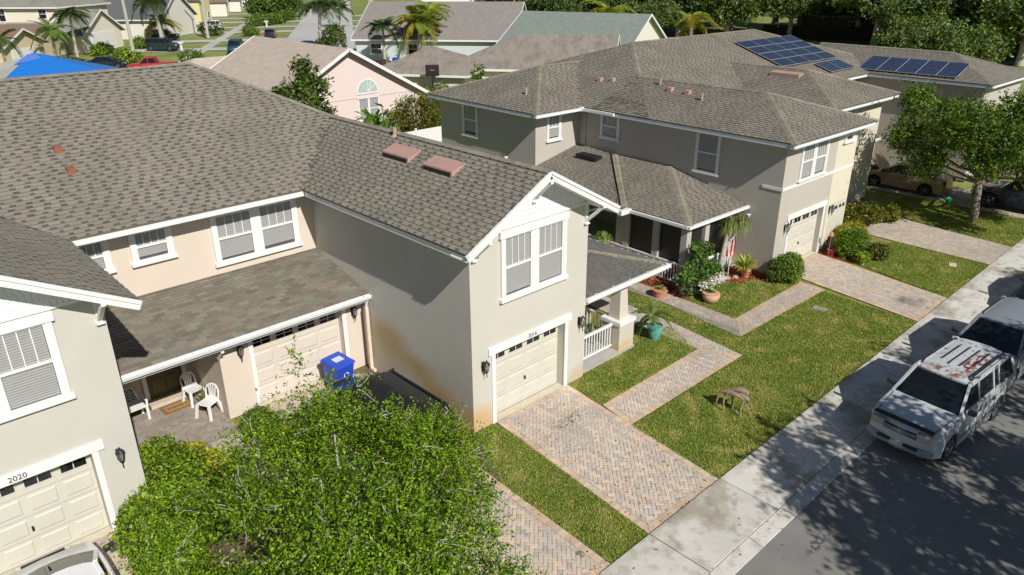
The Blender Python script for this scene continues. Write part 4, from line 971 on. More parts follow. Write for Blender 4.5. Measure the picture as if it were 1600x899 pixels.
G_FRESH = [(.14, .26, .012), (.20, .34, .014), (.09, .19, .010), (.26, .38, .02), (.16, .29, .012), (.06, .12, .010), (.30, .38, .06), (.04, .08, .008)]
G_MID = [(.10, .175, .03), (.14, .215, .035), (.08, .145, .025), (.18, .24, .045)]
G_DARK = [(.05, .085, .02), (.07, .11, .028), (.095, .14, .032), (.04, .07, .018), (.12, .16, .04)]
G_YEL = [(.42, .38, .04), (.30, .32, .03), (.50, .44, .08), (.16, .24, .02)]
def limb(mb, p, q, r0, r1, wob=.1, n=5, sides=7):
    p = Vector(p); q = Vector(q); pts = []
    for i in range(n+1):
        t = i/n; a = p.lerp(q, t)
        if 0 < i < n: a += Vector((R.uniform(-wob, wob), R.uniform(-wob, wob), R.uniform(-wob, wob)*.6))
        pts.append(a)
    mb.tube(pts, [r0+(r1-r0)*i/n for i in range(n+1)], sides)
    return pts
def tree(name, label, loc, th, clumps, n, size, pal, tr=.14, bark=None, cat='tree', group=None, mleaf=None, twigs=0, spray=.28, per=9, shell=.5, lean=(0, 0), rz=0):
    r = root(name, loc, rz, label, cat, group); b = MB()
    tk = limb(b, (0, 0, -.05), (lean[0], lean[1], th), tr*1.25, tr*.8, .06, 5, 10)
    part('trunk', b, bark or M_bark, r, smooth=60)
    VF, base, out = foliage(clumps, n, size, pal, spray, per, shell)
    lb = MB()
    big = sorted(clumps, key=lambda c: -c[3])
    for c in big[:26]:
        pts = limb(lb, tk[-1] if R.random() < .6 else tk[-2], (c[0], c[1], c[2]-.1), tr*.5, tr*.12, .15, 4, 6)
    for i in range(twigs):
        j = R.randrange(len(base)); bb = Vector(base[j]); c = min(clumps, key=lambda c: (Vector(c[:3])-bb).length)
        limb(lb, Vector(c[:3]).lerp(bb, .3), bb+Vector(out[j])*spray*1.15, .012, .004, .05, 3, 4)
    part('limbs', lb, bark or M_bark, r, smooth=60, kind='stuff')
    leafobj('crown', VF, mleaf or M_leaf, r)
    return r
# big leafy tree in the foreground
def rel(pts, loc): return [(p[0]-loc[0], p[1]-loc[1], p[2]-loc[2])+tuple(p[3:]) for p in pts]
tl = (5.35, 9.9, 0)
cl = []
for i in range(66):
    a = R.uniform(0, 2*pi); rr = sqrt(R.random()); x, y = 5.25+cos(a)*rr*2.95, 10.35+sin(a)*rr*3.0
    z = 1.9+1.25*sqrt(max(0, 1-rr*rr))+R.uniform(-.6, .38); cl.append((x, y, z, R.uniform(.18, .52)))
cl += [(7.3, 10.3, 2.6, .62), (7.2, 9.3, 2.4, .55), (6.6, 9.2, 2.7, .6), (6.2, 8.4, 2.5, .55), (7.0, 10.9, 2.9, .6), (7.8, 10.7, 2.6, .55), (7.6, 10.0, 2.4, .45), (3.6, 8.7, 2.4, .6), (4.4, 8.3, 2.5, .6), (4.2, 9.3, 2.8, .6), (3.2, 9.6, 2.4, .55), (5.2, 8.0, 2.5, .6), (7.7, 11.0, 2.5, .5), (8.3, 10.9, 2.2, .42), (7.2, 11.6, 2.3, .5), (6.7, 8.0, 2.2, .4), (6.2, 7.4, 2.0, .5), (7.2, 8.8, 2.1, .35), (8.2, 11.5, 1.9, .35), (2.6, 11.6, 2.1, .5), (2.4, 12.3, 1.9, .4), (3.0, 12.6, 2.1, .45), (8.4, 10.3, 2.0, .4),
       (5.2, 6.6, 2.2, .6), (4.2, 6.9, 2.1, .6), (6.1, 6.9, 2.1, .6), (3.0, 8.0, 2.2, .6), (2.2, 9.2, 2.1, .55), (6.8, 12.2, 2.2, .4)]
# loose upright sprays against the peach garage door
for i in range(30): cl.append((R.uniform(4.9, 7.2), R.uniform(12.2, 13.3), R.uniform(2.0, 3.3), R.uniform(.08, .2), .22))
cl += [(6.2, 13.1, 3.2, .13, .35), (6.15, 13.15, 3.7, .12, .35), (6.1, 13.2, 4.1, .09, .25), (5.8, 13.1, 3.4, .12, .25), (5.5, 13.1, 3.2, .12, .2), (5.9, 13.0, 3.0, .2, .2), (6.4, 13.0, 2.9, .22, .3), (6.7, 13.0, 2.7, .22, .2)]
cl = rel(cl, tl)
tree('leafy_tree', 'big bright green leafy tree in front of the peach garage, covering the parked black car', tl, 1.5, cl, 122000, .033, G_FRESH, .13, M_barkg, twigs=480, spray=.34, per=12, shell=.5)
# two small hedges and shrubs: rounded clipped forms with real leaves
def shrub(name, label, loc, clumps, n, size, pal, cat='shrub', stems=8, mleaf=None, spray=.08, shell=.8, group=None, per=5):
    r = root(name, loc, 0, label, cat, group)
    VF, base, out = foliage(clumps, n, size, pal, spray, per, shell, pert=.12); leafobj('foliage', VF, mleaf or M_leaf, r)
    b = MB()
    for i in range(stems):
        c = R.choice(clumps); limb(b, (c[0]*.6+R.uniform(-.1, .1), c[1]*.6+R.uniform(-.1, .1), 0), (c[0]+R.uniform(-.1, .1), c[1]+R.uniform(-.1, .1), c[2]), .018, .007, .04, 3, 5)
    for c in clumps:   # dense twiggy heart so that daylight does not pass through a clipped hedge
        k = 7; 
        for i in range(40):
            a = Vector((R.uniform(-1, 1), R.uniform(-1, 1), R.uniform(-1, 1)))
            if a.length > 1: continue
            p = Vector(c[:3])+Vector((a.x*c[3]*.75, a.y*c[3]*.75, a.z*(c[4] if len(c) > 4 else c[3]*.75)*.75)); s = .09
            b.poly([p+Vector((R.uniform(-s, s), R.uniform(-s, s), R.uniform(-s, s))) for _ in range(3)])
    part('stems', b, M_bark, r, kind='stuff')
    return r
hl = (3.6, 15.3, 0)
hc = [(x, y, .5, .48, .55) for x, y in ((2.75, 14.6), (2.95, 15.1), (3.3, 15.3), (3.2, 14.6), (3.75, 15.0), (3.85, 15.6), (3.95, 16.1), (4.0, 16.6), (3.75, 16.9), (4.05, 17.1), (3.55, 14.2), (3.0, 14.0), (4.3, 15.3), (4.3, 16.4), (3.2, 13.4), (3.9, 14.2), (2.8, 13.6))]
shrub('hedge', 'long clipped green hedge round the corner of the wing numbered 2020', hl, rel(hc, hl), 26000, .045, G_FRESH+[(.25, .33, .05)], 'hedge')
shrub('shrub', 'yellow variegated shrub along the brick patio beside the hedge', (4.95, 16.9, 0), [(0, 0, .25, .22, .25), (.15, -.35, .22, .2, .22), (-.15, .35, .22, .2, .2), (.2, -.7, .2, .18, .2), (-.3, .55, .2, .15, .2)], 2600, .05, G_YEL)
shrub('shrub', 'dark green rounded shrub at the foot of the peach pillar by the garage door', (6.6, 17.1, 0), [(0, 0, .38, .36, .38), (.22, -.2, .3, .25, .3)], 5200, .04, G_MID)
Bm = Matrix.Translation((26.79, 13.25, 0)) @ Matrix.Rotation(radians(-1.5), 4, 'Z')
def bl(x, y, z=0): return tuple(Bm @ Vector((x, y, z)))
shrub('shrub', 'dark round clipped shrub at the corner left of the grey-beige garage door', bl(-.1, -.75), [(0, 0, .52, .55, .55), (.45, .1, .5, .45, .5), (-.3, .25, .45, .4, .45), (.75, .25, .45, .3, .42)], 9000, .045, G_MID+[(.16, .26, .04)])
shrub('shrub', 'yellow-green round shrub right of the grey-beige garage door', bl(5.2, -.75), [(0, 0, .62, .62, .5), (.6, .1, .6, .5, .45), (-.45, 0, .6, .4, .4)], 8000, .05, G_YEL)
shrub('shrub', 'tall green boxy shrub just in front of the yellow-green shrub', bl(4.4, -1.2), [(0, 0, .6, .5, .6), (.4, -.1, .55, .4, .55), (-.2, .1, .5, .4, .5)], 7500, .045, G_MID+G_FRESH[:2])
shrub('shrub', 'loose olive shrub beside the white rock at the lawn edge', bl(5.0, -2.1), [(0, 0, .3, .4, .3), (.35, .1, .25, .3, .25), (-.3, .2, .22, .25, .22)], 2600, .05, [(.12, .14, .03), (.2, .2, .06), (.07, .09, .02)])
shrub('shrub', 'small lime green plant in a white pot by the brick driveway', bl(3.9, -2.0), [(0, 0, .32, .16, .18), (.12, .05, .25, .12, .14)], 500, .06, [(.30, .40, .03), (.2, .32, .03)])
k = MB(); k.lathe((0, 0, 0), [(.08, 0), (.12, .22), (.13, .22)], 12); rt_ = root('plant_pot', tuple(Vector(bl(3.9, -2.0))+Vector((0, 0, 0))), 0, 'small white pot holding the lime green plant', 'pot'); part('pot', k, M_white, rt_)
for (x, y, s) in ((7.6, .4, .45), (8.4, .9, .4), (8.9, .3, .5), (9.6, .2, .42), (10.3, -.3, .4), (9.2, 1.1, .4), (10.9, -.2, .35), (7.1, 1.0, .4)):
    shrub('shrub', 'dark croton shrub in the shaded bed by the gold sedan, '+{7.6: 'second', 8.4: 'fourth', 8.9: 'fifth', 9.6: 'third from last', 10.3: 'last but one', 9.2: 'nearest the wall', 10.9: 'farthest', 7.1: 'first'}[x]+' along it', bl(x, y), [(0, 0, s, s, s*.9), (s*.5, .1, s*.7, s*.6, s*.6)], 1500, .06, [(.06, .10, .02), (.16, .17, .02), (.05, .07, .02), (.30, .26, .04)], group='low croton shrubs in the shaded bed')
# street tree on the right over the gold sedan
t2 = (40.2, 9.95, 0); cl = []
for i in range(54):
    a = R.uniform(0, 2*pi); rr = sqrt(R.random()); x, y = 40.9+cos(a)*rr*4.3, 9.9+sin(a)*rr*4.0; z = 3.7+2.5*sqrt(max(0, 1-rr*rr))*R.uniform(-.6, 1)+R.uniform(-.8, .6); cl.append((x, y, z, R.uniform(.4, .95)))
cl += [(37.2, 12.4, 5.5, .6), (36.9, 12.6, 6.0, .4), (38.1, 12.9, 5.9, .5), (38.5, 7.4, 3.2, .5), (42.5, 8.0, 3.0, .6), (41.5, 7.0, 2.8, .5), (40.8, 6.8, 2.7, .4)]
tree('oak_tree', 'young oak with a dense crown on the grass strip in front of the gold sedan', t2, 2.3, rel(cl, t2), 62000, .074, G_MID+G_FRESH[:3]+G_DARK, .17, M_bark, twigs=80, spray=.5, per=10, shell=.4, lean=(.1, .1))
# trees across the street, outside the frame: their shade falls on the road and the parked cars
for (x, y, s, nn) in ((15.9, -4.9, 1.25, 23000), (21.8, -5.9, 1.25, 17000), (31.5, -5.0, 1.0, 9000)):
    cl = []
    for i in range(58):
        a = R.uniform(0, 2*pi); rr = sqrt(R.random()); cl.append((cos(a)*rr*3.3*s, sin(a)*rr*3.3*s, 6.1+1.9*s*sqrt(max(0, 1-rr*rr))*R.uniform(-.6, 1), R.uniform(.35, .75)))
    if x > 31: lb_ = 'street tree across the road, farthest up the street'
    elif x > 20: lb_ = 'street tree across the road opposite the silver SUV'
    else: lb_ = 'street tree across the road whose dappled shade falls by the kerb'
    tree('oak_tree', lb_, (x, y, -.05), 3.6, cl, nn, .10, G_MID, .2, M_bark, spray=.5, per=10, shell=.35)
# ---- palms: each frond is a part
def frondmesh(L=2.2, droop=1.0, nl=34, w=.5, col=(.10, .17, .02)):
    V = []; F = []; C = []
    def P(t): return Vector((L*t*(1-.15*t), 0, L*(.42*t-droop*.75*t*t)))
    for i in range(8):
        a, b = P(i/8), P((i+1)/8); r = .022*(1-i/9); k = len(V); V += [a+Vector((0, -r, 0)), a+Vector((0, r, 0)), b+Vector((0, r, 0)), b+Vector((0, -r, 0))]; F.append((k, k+1, k+2, k+3)); C.append((col[0]*1.6, col[1]*1.5, col[2]*2))
    for i in range(nl):
        t = .12+.88*i/nl; p = P(t); ln = w*(1-abs(t-.45)*1.1)*R.uniform(.85, 1.1)
        for s in (-1, 1):
            q = p+Vector((ln*.45, s*ln, -ln*R.uniform(.25, .6)*droop)); wd = .022+.018*w; k = len(V); V += [p+Vector((-wd, 0, 0)), p+Vector((wd, 0, 0)), p.lerp(q, .6)+Vector((wd, 0, .05*ln)), q, p.lerp(q, .6)+Vector((-wd, 0, .05*ln))]
            F.append((k, k+1, k+2, k+3, k+4)); g = R.uniform(.75, 1.25); C.append((col[0]*g, col[1]*g, col[2]*g))
    return mesh_np('frond', [tuple(v) for v in V], F, [M_leafd], C)
FR = {'g': [frondmesh(2.2, d, 34, .55, (.13, .20, .04)) for d in (.6, 1.0, 1.5)], 'y': [frondmesh(2.2, d, 34, .55, c) for d, c in ((.7, (.20, .27, .03)), (1.1, (.25, .30, .035)), (1.7, (.36, .30, .04)))], 'k': [frondmesh(2.0, d, 34, .6, (.08, .125, .035)) for d in (.6, 1.1, 1.7)]}
def palm(label, loc, h, kind='g', nf=16, s=1., lean=(0, 0), tr=.13, group=None, barkm=None, name='palm_tree', boots=False):
    r = root(name, loc, R.uniform(0, 6), label, 'palm', group); b = MB(); pts = []; rs = []
    for i in range(9): t = i/8; pts.append((lean[0]*t*t, lean[1]*t*t, h*t-.05)); rs.append(tr*(1.25-.5*t))
    b.tube(pts, rs, 9)
    if h > 1:
        for i in range(1, 12): t = i/12; b.tube([(lean[0]*t*t, lean[1]*t*t, h*t-.02), (lean[0]*t*t, lean[1]*t*t, h*t+.02)], [tr*(1.25-.5*t)+.012]*2, 9)
    if boots: b.lathe((lean[0], lean[1], h-.5), [(tr*.8, 0), (tr*1.3, .3), (tr*.5, .75)], 9, 0)
    part('trunk', b, barkm or M_barkg, r, smooth=50)
    for i in range(nf):
        o_ = link('frond', R.choice(FR[kind]), r, (lean[0], lean[1], h+.05)); o_.rotation_euler = (R.uniform(-.2, .2), R.uniform(-.75, .35), i*2*pi/nf*1.0+R.uniform(-.2, .2)+ (i % 2)*.4); o_.scale = (s*R.uniform(.85, 1.1),)*3
    return r
# ================= VEHICLES
M_tyre = mat('tyre_rubber', (.018, .018, .018), .85, .2, 20); M_rim = mat('alloy_rim', (.42, .43, .45), .3, .1, 4, metal=.7)
M_plas = mat('black_plastic', (.022, .022, .024), .6, .15, 5); M_lamp = mat('headlamp_glass', (.42, .42, .36), .12, .3, 25, coat=1.); M_red = mat('tail_lamp', (.30, .015, .012), .2); M_amb = mat('indicator_amber', (.65, .22, .03), .2)
M_chr = mat('chrome', (.6, .6, .62), .15, .03, 3, metal=.9); M_plate = mat('plate_paint', (.45, .50, .55), .4, .25, 30); M_gl = glassmat('car_glass', (.008, .011, .013), .93, .03)
M_seat = mat('seat_fabric', (.10, .10, .10), .9)
def wheel(r, x, y, rad, side, rim=None):
    t = MB(); n = 20; y0, y1 = (y-.11, y+.11)
    prof = [(rad*.62, -.10), (rad*.93, -.11), (rad, -.07), (rad, .07), (rad*.93, .11), (rad*.62, .10)]
    V = [(x+cos(2*pi*k/n)*p, y+q, rad+sin(2*pi*k/n)*p) for p, q in prof for k in range(n)]
    F = [(i*n+k, i*n+(k+1) % n, (i+1)*n+(k+1) % n, (i+1)*n+k) for i in range(5) for k in range(n)]
    t.faces(V, F); w_ = part('wheel', t, M_tyre, r, smooth=40)
    m = MB(); yy = y+side*.085
    V = [(x+cos(2*pi*k/n)*p, yy+side*q, rad+sin(2*pi*k/n)*p) for p, q in ((rad*.64, .0), (rad*.60, .015), (rad*.56, -.03)) for k in range(n)]
    m.faces(V, [(i*n+k, i*n+(k+1) % n, (i+1)*n+(k+1) % n, (i+1)*n+k) for i in range(2) for k in range(n)])
    for k in range(5):
        a = 2*pi*k/5+.3; c = Vector((x, yy+side*.005, rad)); d = Vector((cos(a), 0, sin(a))); m.beam(c+d*.03, c+d*rad*.6, .03, .07, up=(0, 1, 0))
    m.tube([(x, yy-side*.03, rad), (x, yy+side*.02, rad)], [.06, .05], 10)
    part('rim', m, rim or M_rim, w_)
    m = MB(); m.faces([(x+cos(2*pi*k/n)*rad*.6, yy-side*.05, rad+sin(2*pi*k/n)*rad*.6) for k in range(n)], [tuple(range(n))]); part('brake_disc', m, M_dark, w_)
def car(name, label, loc, yaw, P, paint, cat='car', group=None, detail=True, open_hood=False, scale=1.):
    """x forward, origin on the ground under the centre"""
    r = root(name, loc, yaw, label, cat, group)
    L, Wd = P['L'], P['W']; hl = L/2; rad = P['rad']; xf, xr = P['ax']; top = P['top']; zb = P.get('zb', .26)
    prof = [(x, z, True) for x, z in top]; ar = rad+.07
    bot = []
    def arch(xc): return [(xc-cos(a)*ar, rad+sin(a)*ar*.98, False) for a in np.linspace(-.25, pi+.25, 11)]
    prof = prof+[(-hl, zb+.1, False), (-hl+.08, zb, False)]+arch(xr)+arch(xf)+[(hl-.08, zb, False), (hl, zb+.12, False)]
    lay = [(-1, .14, .06), (-.965, .035, .02), (-.8, .0, 0), (0, -.03, -.03), (.8, 0, 0), (.965, .035, .02), (1, .14, .06)]
    V = []; nP = len(prof)
    for (yf_, dr, pull) in lay:
        for (x, z, tp) in prof:
            wm = 1-.10*(abs(x)/hl)**6; xx = x-(1 if x > 0 else -1)*(pull*2.2 if abs(x) > hl*.93 else 0)*(1)-(1 if x > 0 else -1)*(.10*yf_*yf_ if abs(x) > hl*.9 else 0); zz = z-(dr if tp else 0)
            V.append((xx, Wd/2*yf_*wm, zz))
    b = MB(); F = []
    for i in range(len(lay)-1):
        for j in range(nP): F.append((i*nP+j, i*nP+(j+1) % nP, (i+1)*nP+(j+1) % nP, (i+1)*nP+j))
    F.append(tuple(range(nP))[::-1]); F.append(tuple(range((len(lay)-1)*nP, len(lay)*nP)))
    b.faces(V, F); body = part('body', b, paint, r, smooth=50)
    import bmesh
    bm = bmesh.new(); bm.from_mesh(body.data); bmesh.ops.triangulate(bm, faces=[f for f in bm.faces if len(f.verts) > 4]); bmesh.ops.recalc_face_normals(bm, faces=bm.faces); bm.to_mesh(body.data); bm.free()
    body.data.polygons.foreach_set('use_smooth', np.ones(len(body.data.polygons), bool)); body.data.set_sharp_from_angle(angle=radians(40))
    # greenhouse
    x0, x1, x2, x3, zs, zr = P['gh']; wb, wt = P.get('wb', Wd/2*.93), P.get('wt', Wd/2*.74); z3 = P.get('zs3', zs)
    c = lambda x, y, z: Vector((x, y, z))
    A0 = {s: c(x0, s*wb*.97, zs) for s in (-1, 1)}; A1 = {s: c(x1, s*wt*.97, zr) for s in (-1, 1)}; A2 = {s: c(x2, s*wt, zr) for s in (-1, 1)}; A3 = {s: c(x3, s*wb*.96, z3) for s in (-1, 1)}
    def pane(nm, pts, m=M_gl, par=r):
        q = MB(); pts = [Vector(p) for p in pts]; q.poly(pts); return part(nm, q, m, par)
    ins = .012; bulge = P.get('bulge', .10)
    # curved windscreen and rear glass
    def curved(nm, a, b_, cc, d, sgn):
        q = MB(); n = 8; rows = []
        for (p, s_) in ((a, b_), (d, cc)):
            rows.append([p.lerp(s_, i/n)+Vector((sgn*bulge*(1-(2*i/n-1)**2), 0, .0)) for i in range(n+1)])
        for i in range(n): q.poly([rows[0][i], rows[0][i+1], rows[1][i+1], rows[1][i]])
        return part(nm, q, M_gl, r, smooth=60)
    if detail or True:
        curved('windshield', A0[-1]+c(-.0, .03, .0), A0[1]+c(0, -.03, 0), A1[1]+c(0, -.02, -.02), A1[-1]+c(0, .02, -.02), 1)
        curved('rear_window', A3[-1]+c(0, .03, 0), A3[1]+c(0, -.03, 0), A2[1]+c(0, -.02, -.02), A2[-1]+c(0, .02, -.02), -1 if x3 < x2 else -1)
    pil = P.get('pillars', [.45])
    for s in (-1, 1):
        pane('side_window', [A0[s], A3[s], A2[s]+c(0, 0, -.02), A1[s]+c(0, 0, -.02)])
    # roof as a crowned grid
    q = MB(); n, m_ = 8, 6; rx = [x1+.03+(x2-.03-x1-.03)*i/n for i in range(n+1)]; kk = len(q.v)
    for i in range(n+1):
        for j in range(m_+1):
            t = 2*j/m_-1; e = 2*i/n-1; z = zr+.035*(1-t*t)*(1-.4*e*e)-(.02 if abs(t) == 1 else 0); w_ = wt+.015; xx = rx[i]+(bulge*(1-t*t) if i == 0 else 0)*.8-(bulge*(1-t*t) if i == n else 0)*.8*(1); q.v.append((xx, t*w_, z))
    for i in range(n):
        for j in range(m_): q.f.append((i*(m_+1)+j, (i+1)*(m_+1)+j, (i+1)*(m_+1)+j+1, i*(m_+1)+j+1)); q.m.append(0); q.c.append((1, 1, 1))
    e = [i*(m_+1) for i in range(n+1)]+[n*(m_+1)+j for j in range(1, m_+1)]+[i*(m_+1)+m_ for i in range(n-1, -1, -1)]+[j for j in range(m_-1, 0, -1)]
    k0 = len(q.v); q.v += [(q.v[i][0], q.v[i][1]*1.0, q.v[i][2]-.07) for i in e]
    for i in range(len(e)): q.f.append((e[i], e[(i+1) % len(e)], k0+(i+1) % len(e), k0+i)); q.m.append(0); q.c.append((1, 1, 1))
    roof = part('roof', q, P.get('roofm', paint), r, smooth=50)
    pl = MB()
    for s in (-1, 1):
        pl.beam(A0[s]+c(.02, 0, -.03), A1[s]+c(.02, 0, 0), .07, .06); pl.beam(A3[s]+c(0, 0, -.03), A2[s]+c(0, 0, 0), P.get('rp', .10), .06, up=(0, 1, 0) if abs(A3[s].x-A2[s].x) < .1 else (0, 0, 1))
        pl.beam(A0[s]+c(0, 0, .0), A3[s]+c(0, 0, 0.0), .05, .05); pl.beam(A1[s], A2[s], .05, .06)
        for t in pil:
            a = A0[s].lerp(A3[s], t); b_ = A1[s].lerp(A2[s], min(1, max(0, (a.x-A1[s].x)/(A2[s].x-A1[s].x)))) ; pl.beam(a, b_, P.get('pw', .06), .045, up=(0, 1, 0))
    part('pillar', pl, paint, r)
    for (x, s) in ((xf, 1), (xf, -1), (xr, 1), (xr, -1)): wheel(r, x, s*(Wd/2-.12), rad, s, P.get('rim'))
    un = MB(); un.box(-hl+.25, hl-.25, -Wd/2+.25, Wd/2-.25, .2, .55); part('underbody', un, M_dark, r)
    hz = P['hz']; f = MB()
    for s in (-1, 1):
        q = MB(); q.hexa([(hl-.30, s*Wd/2*.93, hz-.11), (hl-.02, s*Wd/2*.55, hz-.12), (hl-.02, s*Wd/2*.55, hz+.05), (hl-.30, s*Wd/2*.93, hz+.05)], [(hl-.40, s*Wd/2*.88, hz-.11), (hl-.2, s*Wd/2*.5, hz-.12), (hl-.2, s*Wd/2*.5, hz+.06), (hl-.40, s*Wd/2*.88, hz+.06)]) if P.get('hlflat') is None else q.box(hl-.16, hl-.0, s*Wd/2*.62-.17, s*Wd/2*.62+.17, hz-.1, hz+.08)
        part('headlight', q, M_lamp, r)
        if P.get('amber'):
            q = MB(); q.beam((hl-.36, s*Wd/2*.935, hz-.03), (hl-.22, s*Wd/2*.87, hz-.03), .03, .12); part('indicator', q, M_amb, r)
        q = MB(); zt = P.get('tz', .8); q.box(-hl+.03, -hl+.14, s*Wd/2*.78-.12, s*Wd/2*.78+.09, zt-.14, zt+.14); part('tail_light', q, M_red, r)
        q = MB(); mx = x0-.22; q.hexa([(mx-.06, s*(Wd/2+.01), zs+.02), (mx+.07, s*(Wd/2+.01), zs+.02), (mx+.07, s*(Wd/2+.2), zs+.03), (mx-.04, s*(Wd/2+.2), zs+.03)], [(mx-.06, s*(Wd/2+.0), zs+.13), (mx+.05, s*(Wd/2+.0), zs+.13), (mx+.04, s*(Wd/2+.2), zs+.17), (mx-.04, s*(Wd/2+.2), zs+.17)]); part('wing_mirror', q, P.get('mirm', M_plas), r, bevel=.02)
        if detail:
            for t in P.get('doors', (.02, .5)):
                q = MB(); xx = x0+(x3-x0)*t; q.box(xx-.006, xx+.006, s*(Wd/2-.012)-.004, s*(Wd/2-.012)+.012, zb+.12, zs-.14); part('door_gap', q, M_dark, r)
            for t in P.get('handles', (.42, .78)): q = MB(); xx = x0+(x3-x0)*t; q.box(xx-.09, xx+.09, s*Wd/2-.01, s*Wd/2+.03, zs-.2, zs-.165); part('door_handle', q, P.get('mirm', M_plas), r, bevel=.008)
    g = MB(); g.box(hl-.05, hl+.012, -Wd*.22, Wd*.22, hz-.12, hz+.03); gr = part('grille', g, M_plas, r)
    if detail:
        g = MB()
        for i in range(4): z = hz-.105+i*.036; g.box(hl+.010, hl+.035, -Wd*.215, Wd*.215, z, z+.024)
        part('grille_bar', g, M_chr, gr)
        g = MB(); g.box(hl+.005, hl+.03, -Wd*.27, Wd*.27, zb+.15, zb+.24); part('bumper_intake', g, M_plas, r)
        g = MB(); g.box(hl+.04, hl+.058, -.16, .16, zb+.10, zb+.24); part('number_plate', g, M_plate, r)
    return r
SUVP = dict(L=4.82, W=1.86, rad=.38, ax=(1.47, -1.42), zb=.32, top=[(2.38, .60), (2.36, .86), (2.22, 1.02), (1.9, 1.08), (1.15, 1.17), (.8, 1.19), (-2.1, 1.20), (-2.36, 1.12), (-2.41, .7)],
            gh=(1.12, .42, -2.02, -2.30, 1.16, 1.76), wt=.70, wb=.88, hz=.88, tz=1.0, pillars=[.33, .60, .70], pw=.07, doors=(.06, .36, .62), handles=(.30, .56), rp=.16, hlflat=1, amber=0)
M_whp = mat('white_car_paint', (.50, .535, .56), .28, .04, 2, coat=.5)
M_rusty = mat('peeling_white_paint', (.50, .535, .56), .35, .05, 2)
blotch(M_rusty, (.16, .03, .015), 3.4, .44, .52, 1., box=((-.75, .32, 1.78), (1.3, .33, .4)), soft=.6, stretch=(1.0, 2.2, 1)); blotch(M_rusty, (.19, .05, .02), 4.5, .585, .625, .95); blotch(M_rusty, (.2, .05, .02), 4, .44, .55, .9, box=((.25, -.0, 1.78), (.35, .75, .3)), soft=.6, stretch=(1, 1.6, 1))
P1 = dict(SUVP, noplate=0); P1['roofm'] = M_rusty
suv = car('parked_suv', 'white SUV with roof rails and rust-red peeling paint on its roof', (20.32, 4.66, -.02), radians(180-4.5), P1, M_whp, 'suv')
q = MB()
for s in (-1, 1):
    q.tube([(.25, s*.62, 1.78), (.12, s*.62, 1.86), (-1.75, s*.62, 1.86), (-1.9, s*.62, 1.78)], .026, 6); part('roof_rail', q, M_plas if s < 0 else M_plas, suv); q = MB()
for y, a, b in ((-.36, -.35, -1.55), (-.13, -.2, -1.6), (.12, -.25, -1.6), (.37, -.6, -1.6)):
    q = MB(); q.beam((a, y, 1.818), (b, y, 1.818), .03, .016); part('roof_slat', q, mat('dark_strip', (.03, .035, .05), .5), suv)
q = MB(); q.beam((2.25, -.74, 1.05), (2.25, .74, 1.05), .12, .05); part('hood_guard', q, M_dark, suv)
for s in (-1, 1):
    q = MB(); q.box(-.98, 1.02, s*.925-.012, s*.925+.012, .46, .58); part('side_trim', q, mat('grey_trim', (.20, .21, .22), .5), suv)
    q = MB(); q.beam((2.2, s*.72, 1.035), (1.2, s*.80, 1.155), .012, .012); part('hood_gap', q, M_dark, suv)
q = MB(); q.hexa([(2.30, -.88, .36), (2.44, -.6, .36), (2.44, .6, .36), (2.30, .88, .36)], [(2.26, -.88, .56), (2.42, -.6, .56), (2.42, .6, .56), (2.26, .88, .56)]); part('bumper', q, mat('bumper_grey', (.26, .29, .32), .45), suv, bevel=.04)
q = MB(); q.tube([(1.15, -.6, 1.2), (.85, .0, 1.36)], .010, 5); q.tube([(1.17, .1, 1.2), (.86, .55, 1.33)], .010, 5); part('wiper', q, M_blk, suv)
SUV2 = dict(L=4.55, W=1.82, rad=.37, ax=(1.36, -1.3), zb=.3, top=[(2.24, .58), (2.2, .82), (2.0, .98), (1.2, 1.10), (.85, 1.13), (-1.95, 1.15), (-2.22, 1.05), (-2.27, .6)],
            gh=(1.14, .35, -1.75, -2.18, 1.10, 1.66), wt=.66, wb=.86, hz=.82, tz=.95, pillars=[.4, .72], amber=1, bulge=.14)
suv2 = car('parked_suv', 'silver-grey compact SUV with black bumper parked right behind the white SUV', (25.05, 4.62, -.02), radians(180-3), SUV2, mat('silver_paint', (.30, .33, .36), .28, .04, 2, coat=.5, metal=.25), 'suv')
q = MB(); q.hexa([(2.1, -.93, .28), (2.32, -.6, .28), (2.32, .6, .28), (2.1, .93, .28)], [(1.95, -.92, .62), (2.27, -.6, .6), (2.27, .6, .6), (1.95, .92, .62)]); part('bumper', q, M_plas, suv2, bevel=.05)
q = MB()
for s in (-1, 1): q.tube([(.2, s*.6, 1.67), (.1, s*.6, 1.73), (-1.5, s*.6, 1.73), (-1.6, s*.6, 1.67)], .02, 6)
part('roof_rail', q, M_plas, suv2)
CARP = dict(L=4.6, W=1.78, rad=.33, ax=(1.38, -1.32), zb=.22, top=[(2.27, .5), (2.22, .68), (1.95, .82), (1.25, .93), (.9, .97), (-1.35, 1.03), (-1.9, 1.02), (-2.22, .95), (-2.3, .55)],
            gh=(1.15, .25, -.95, -1.68, .95, 1.42), wt=.58, wb=.82, hz=.66, tz=.84, pillars=[.52], bulge=.14)
car('parked_car', 'dark car at the right edge of the street, ahead of the silver SUV', (31.6, 4.5, -.02), radians(178), CARP, mat('black_paint', (.012, .013, .016), .2, .1, 2, coat=.6), 'car')
HATCH = dict(L=4.5, W=1.80, rad=.33, ax=(1.36, -1.3), zb=.22, top=[(2.22, .5), (2.18, .7), (2.0, .86), (1.4, .98), (1.1, 1.02), (-1.9, 1.04), (-2.2, 1.0), (-2.25, .55)],
             gh=(1.42, .45, -1.55, -2.05, 1.0, 1.46), wt=.64, wb=.84, hz=.72, tz=.9, pillars=[.4, .75], bulge=.22)
M_wh2 = mat('gloss_white_paint', (.72, .73, .74), .22, .02, 2, coat=.5)
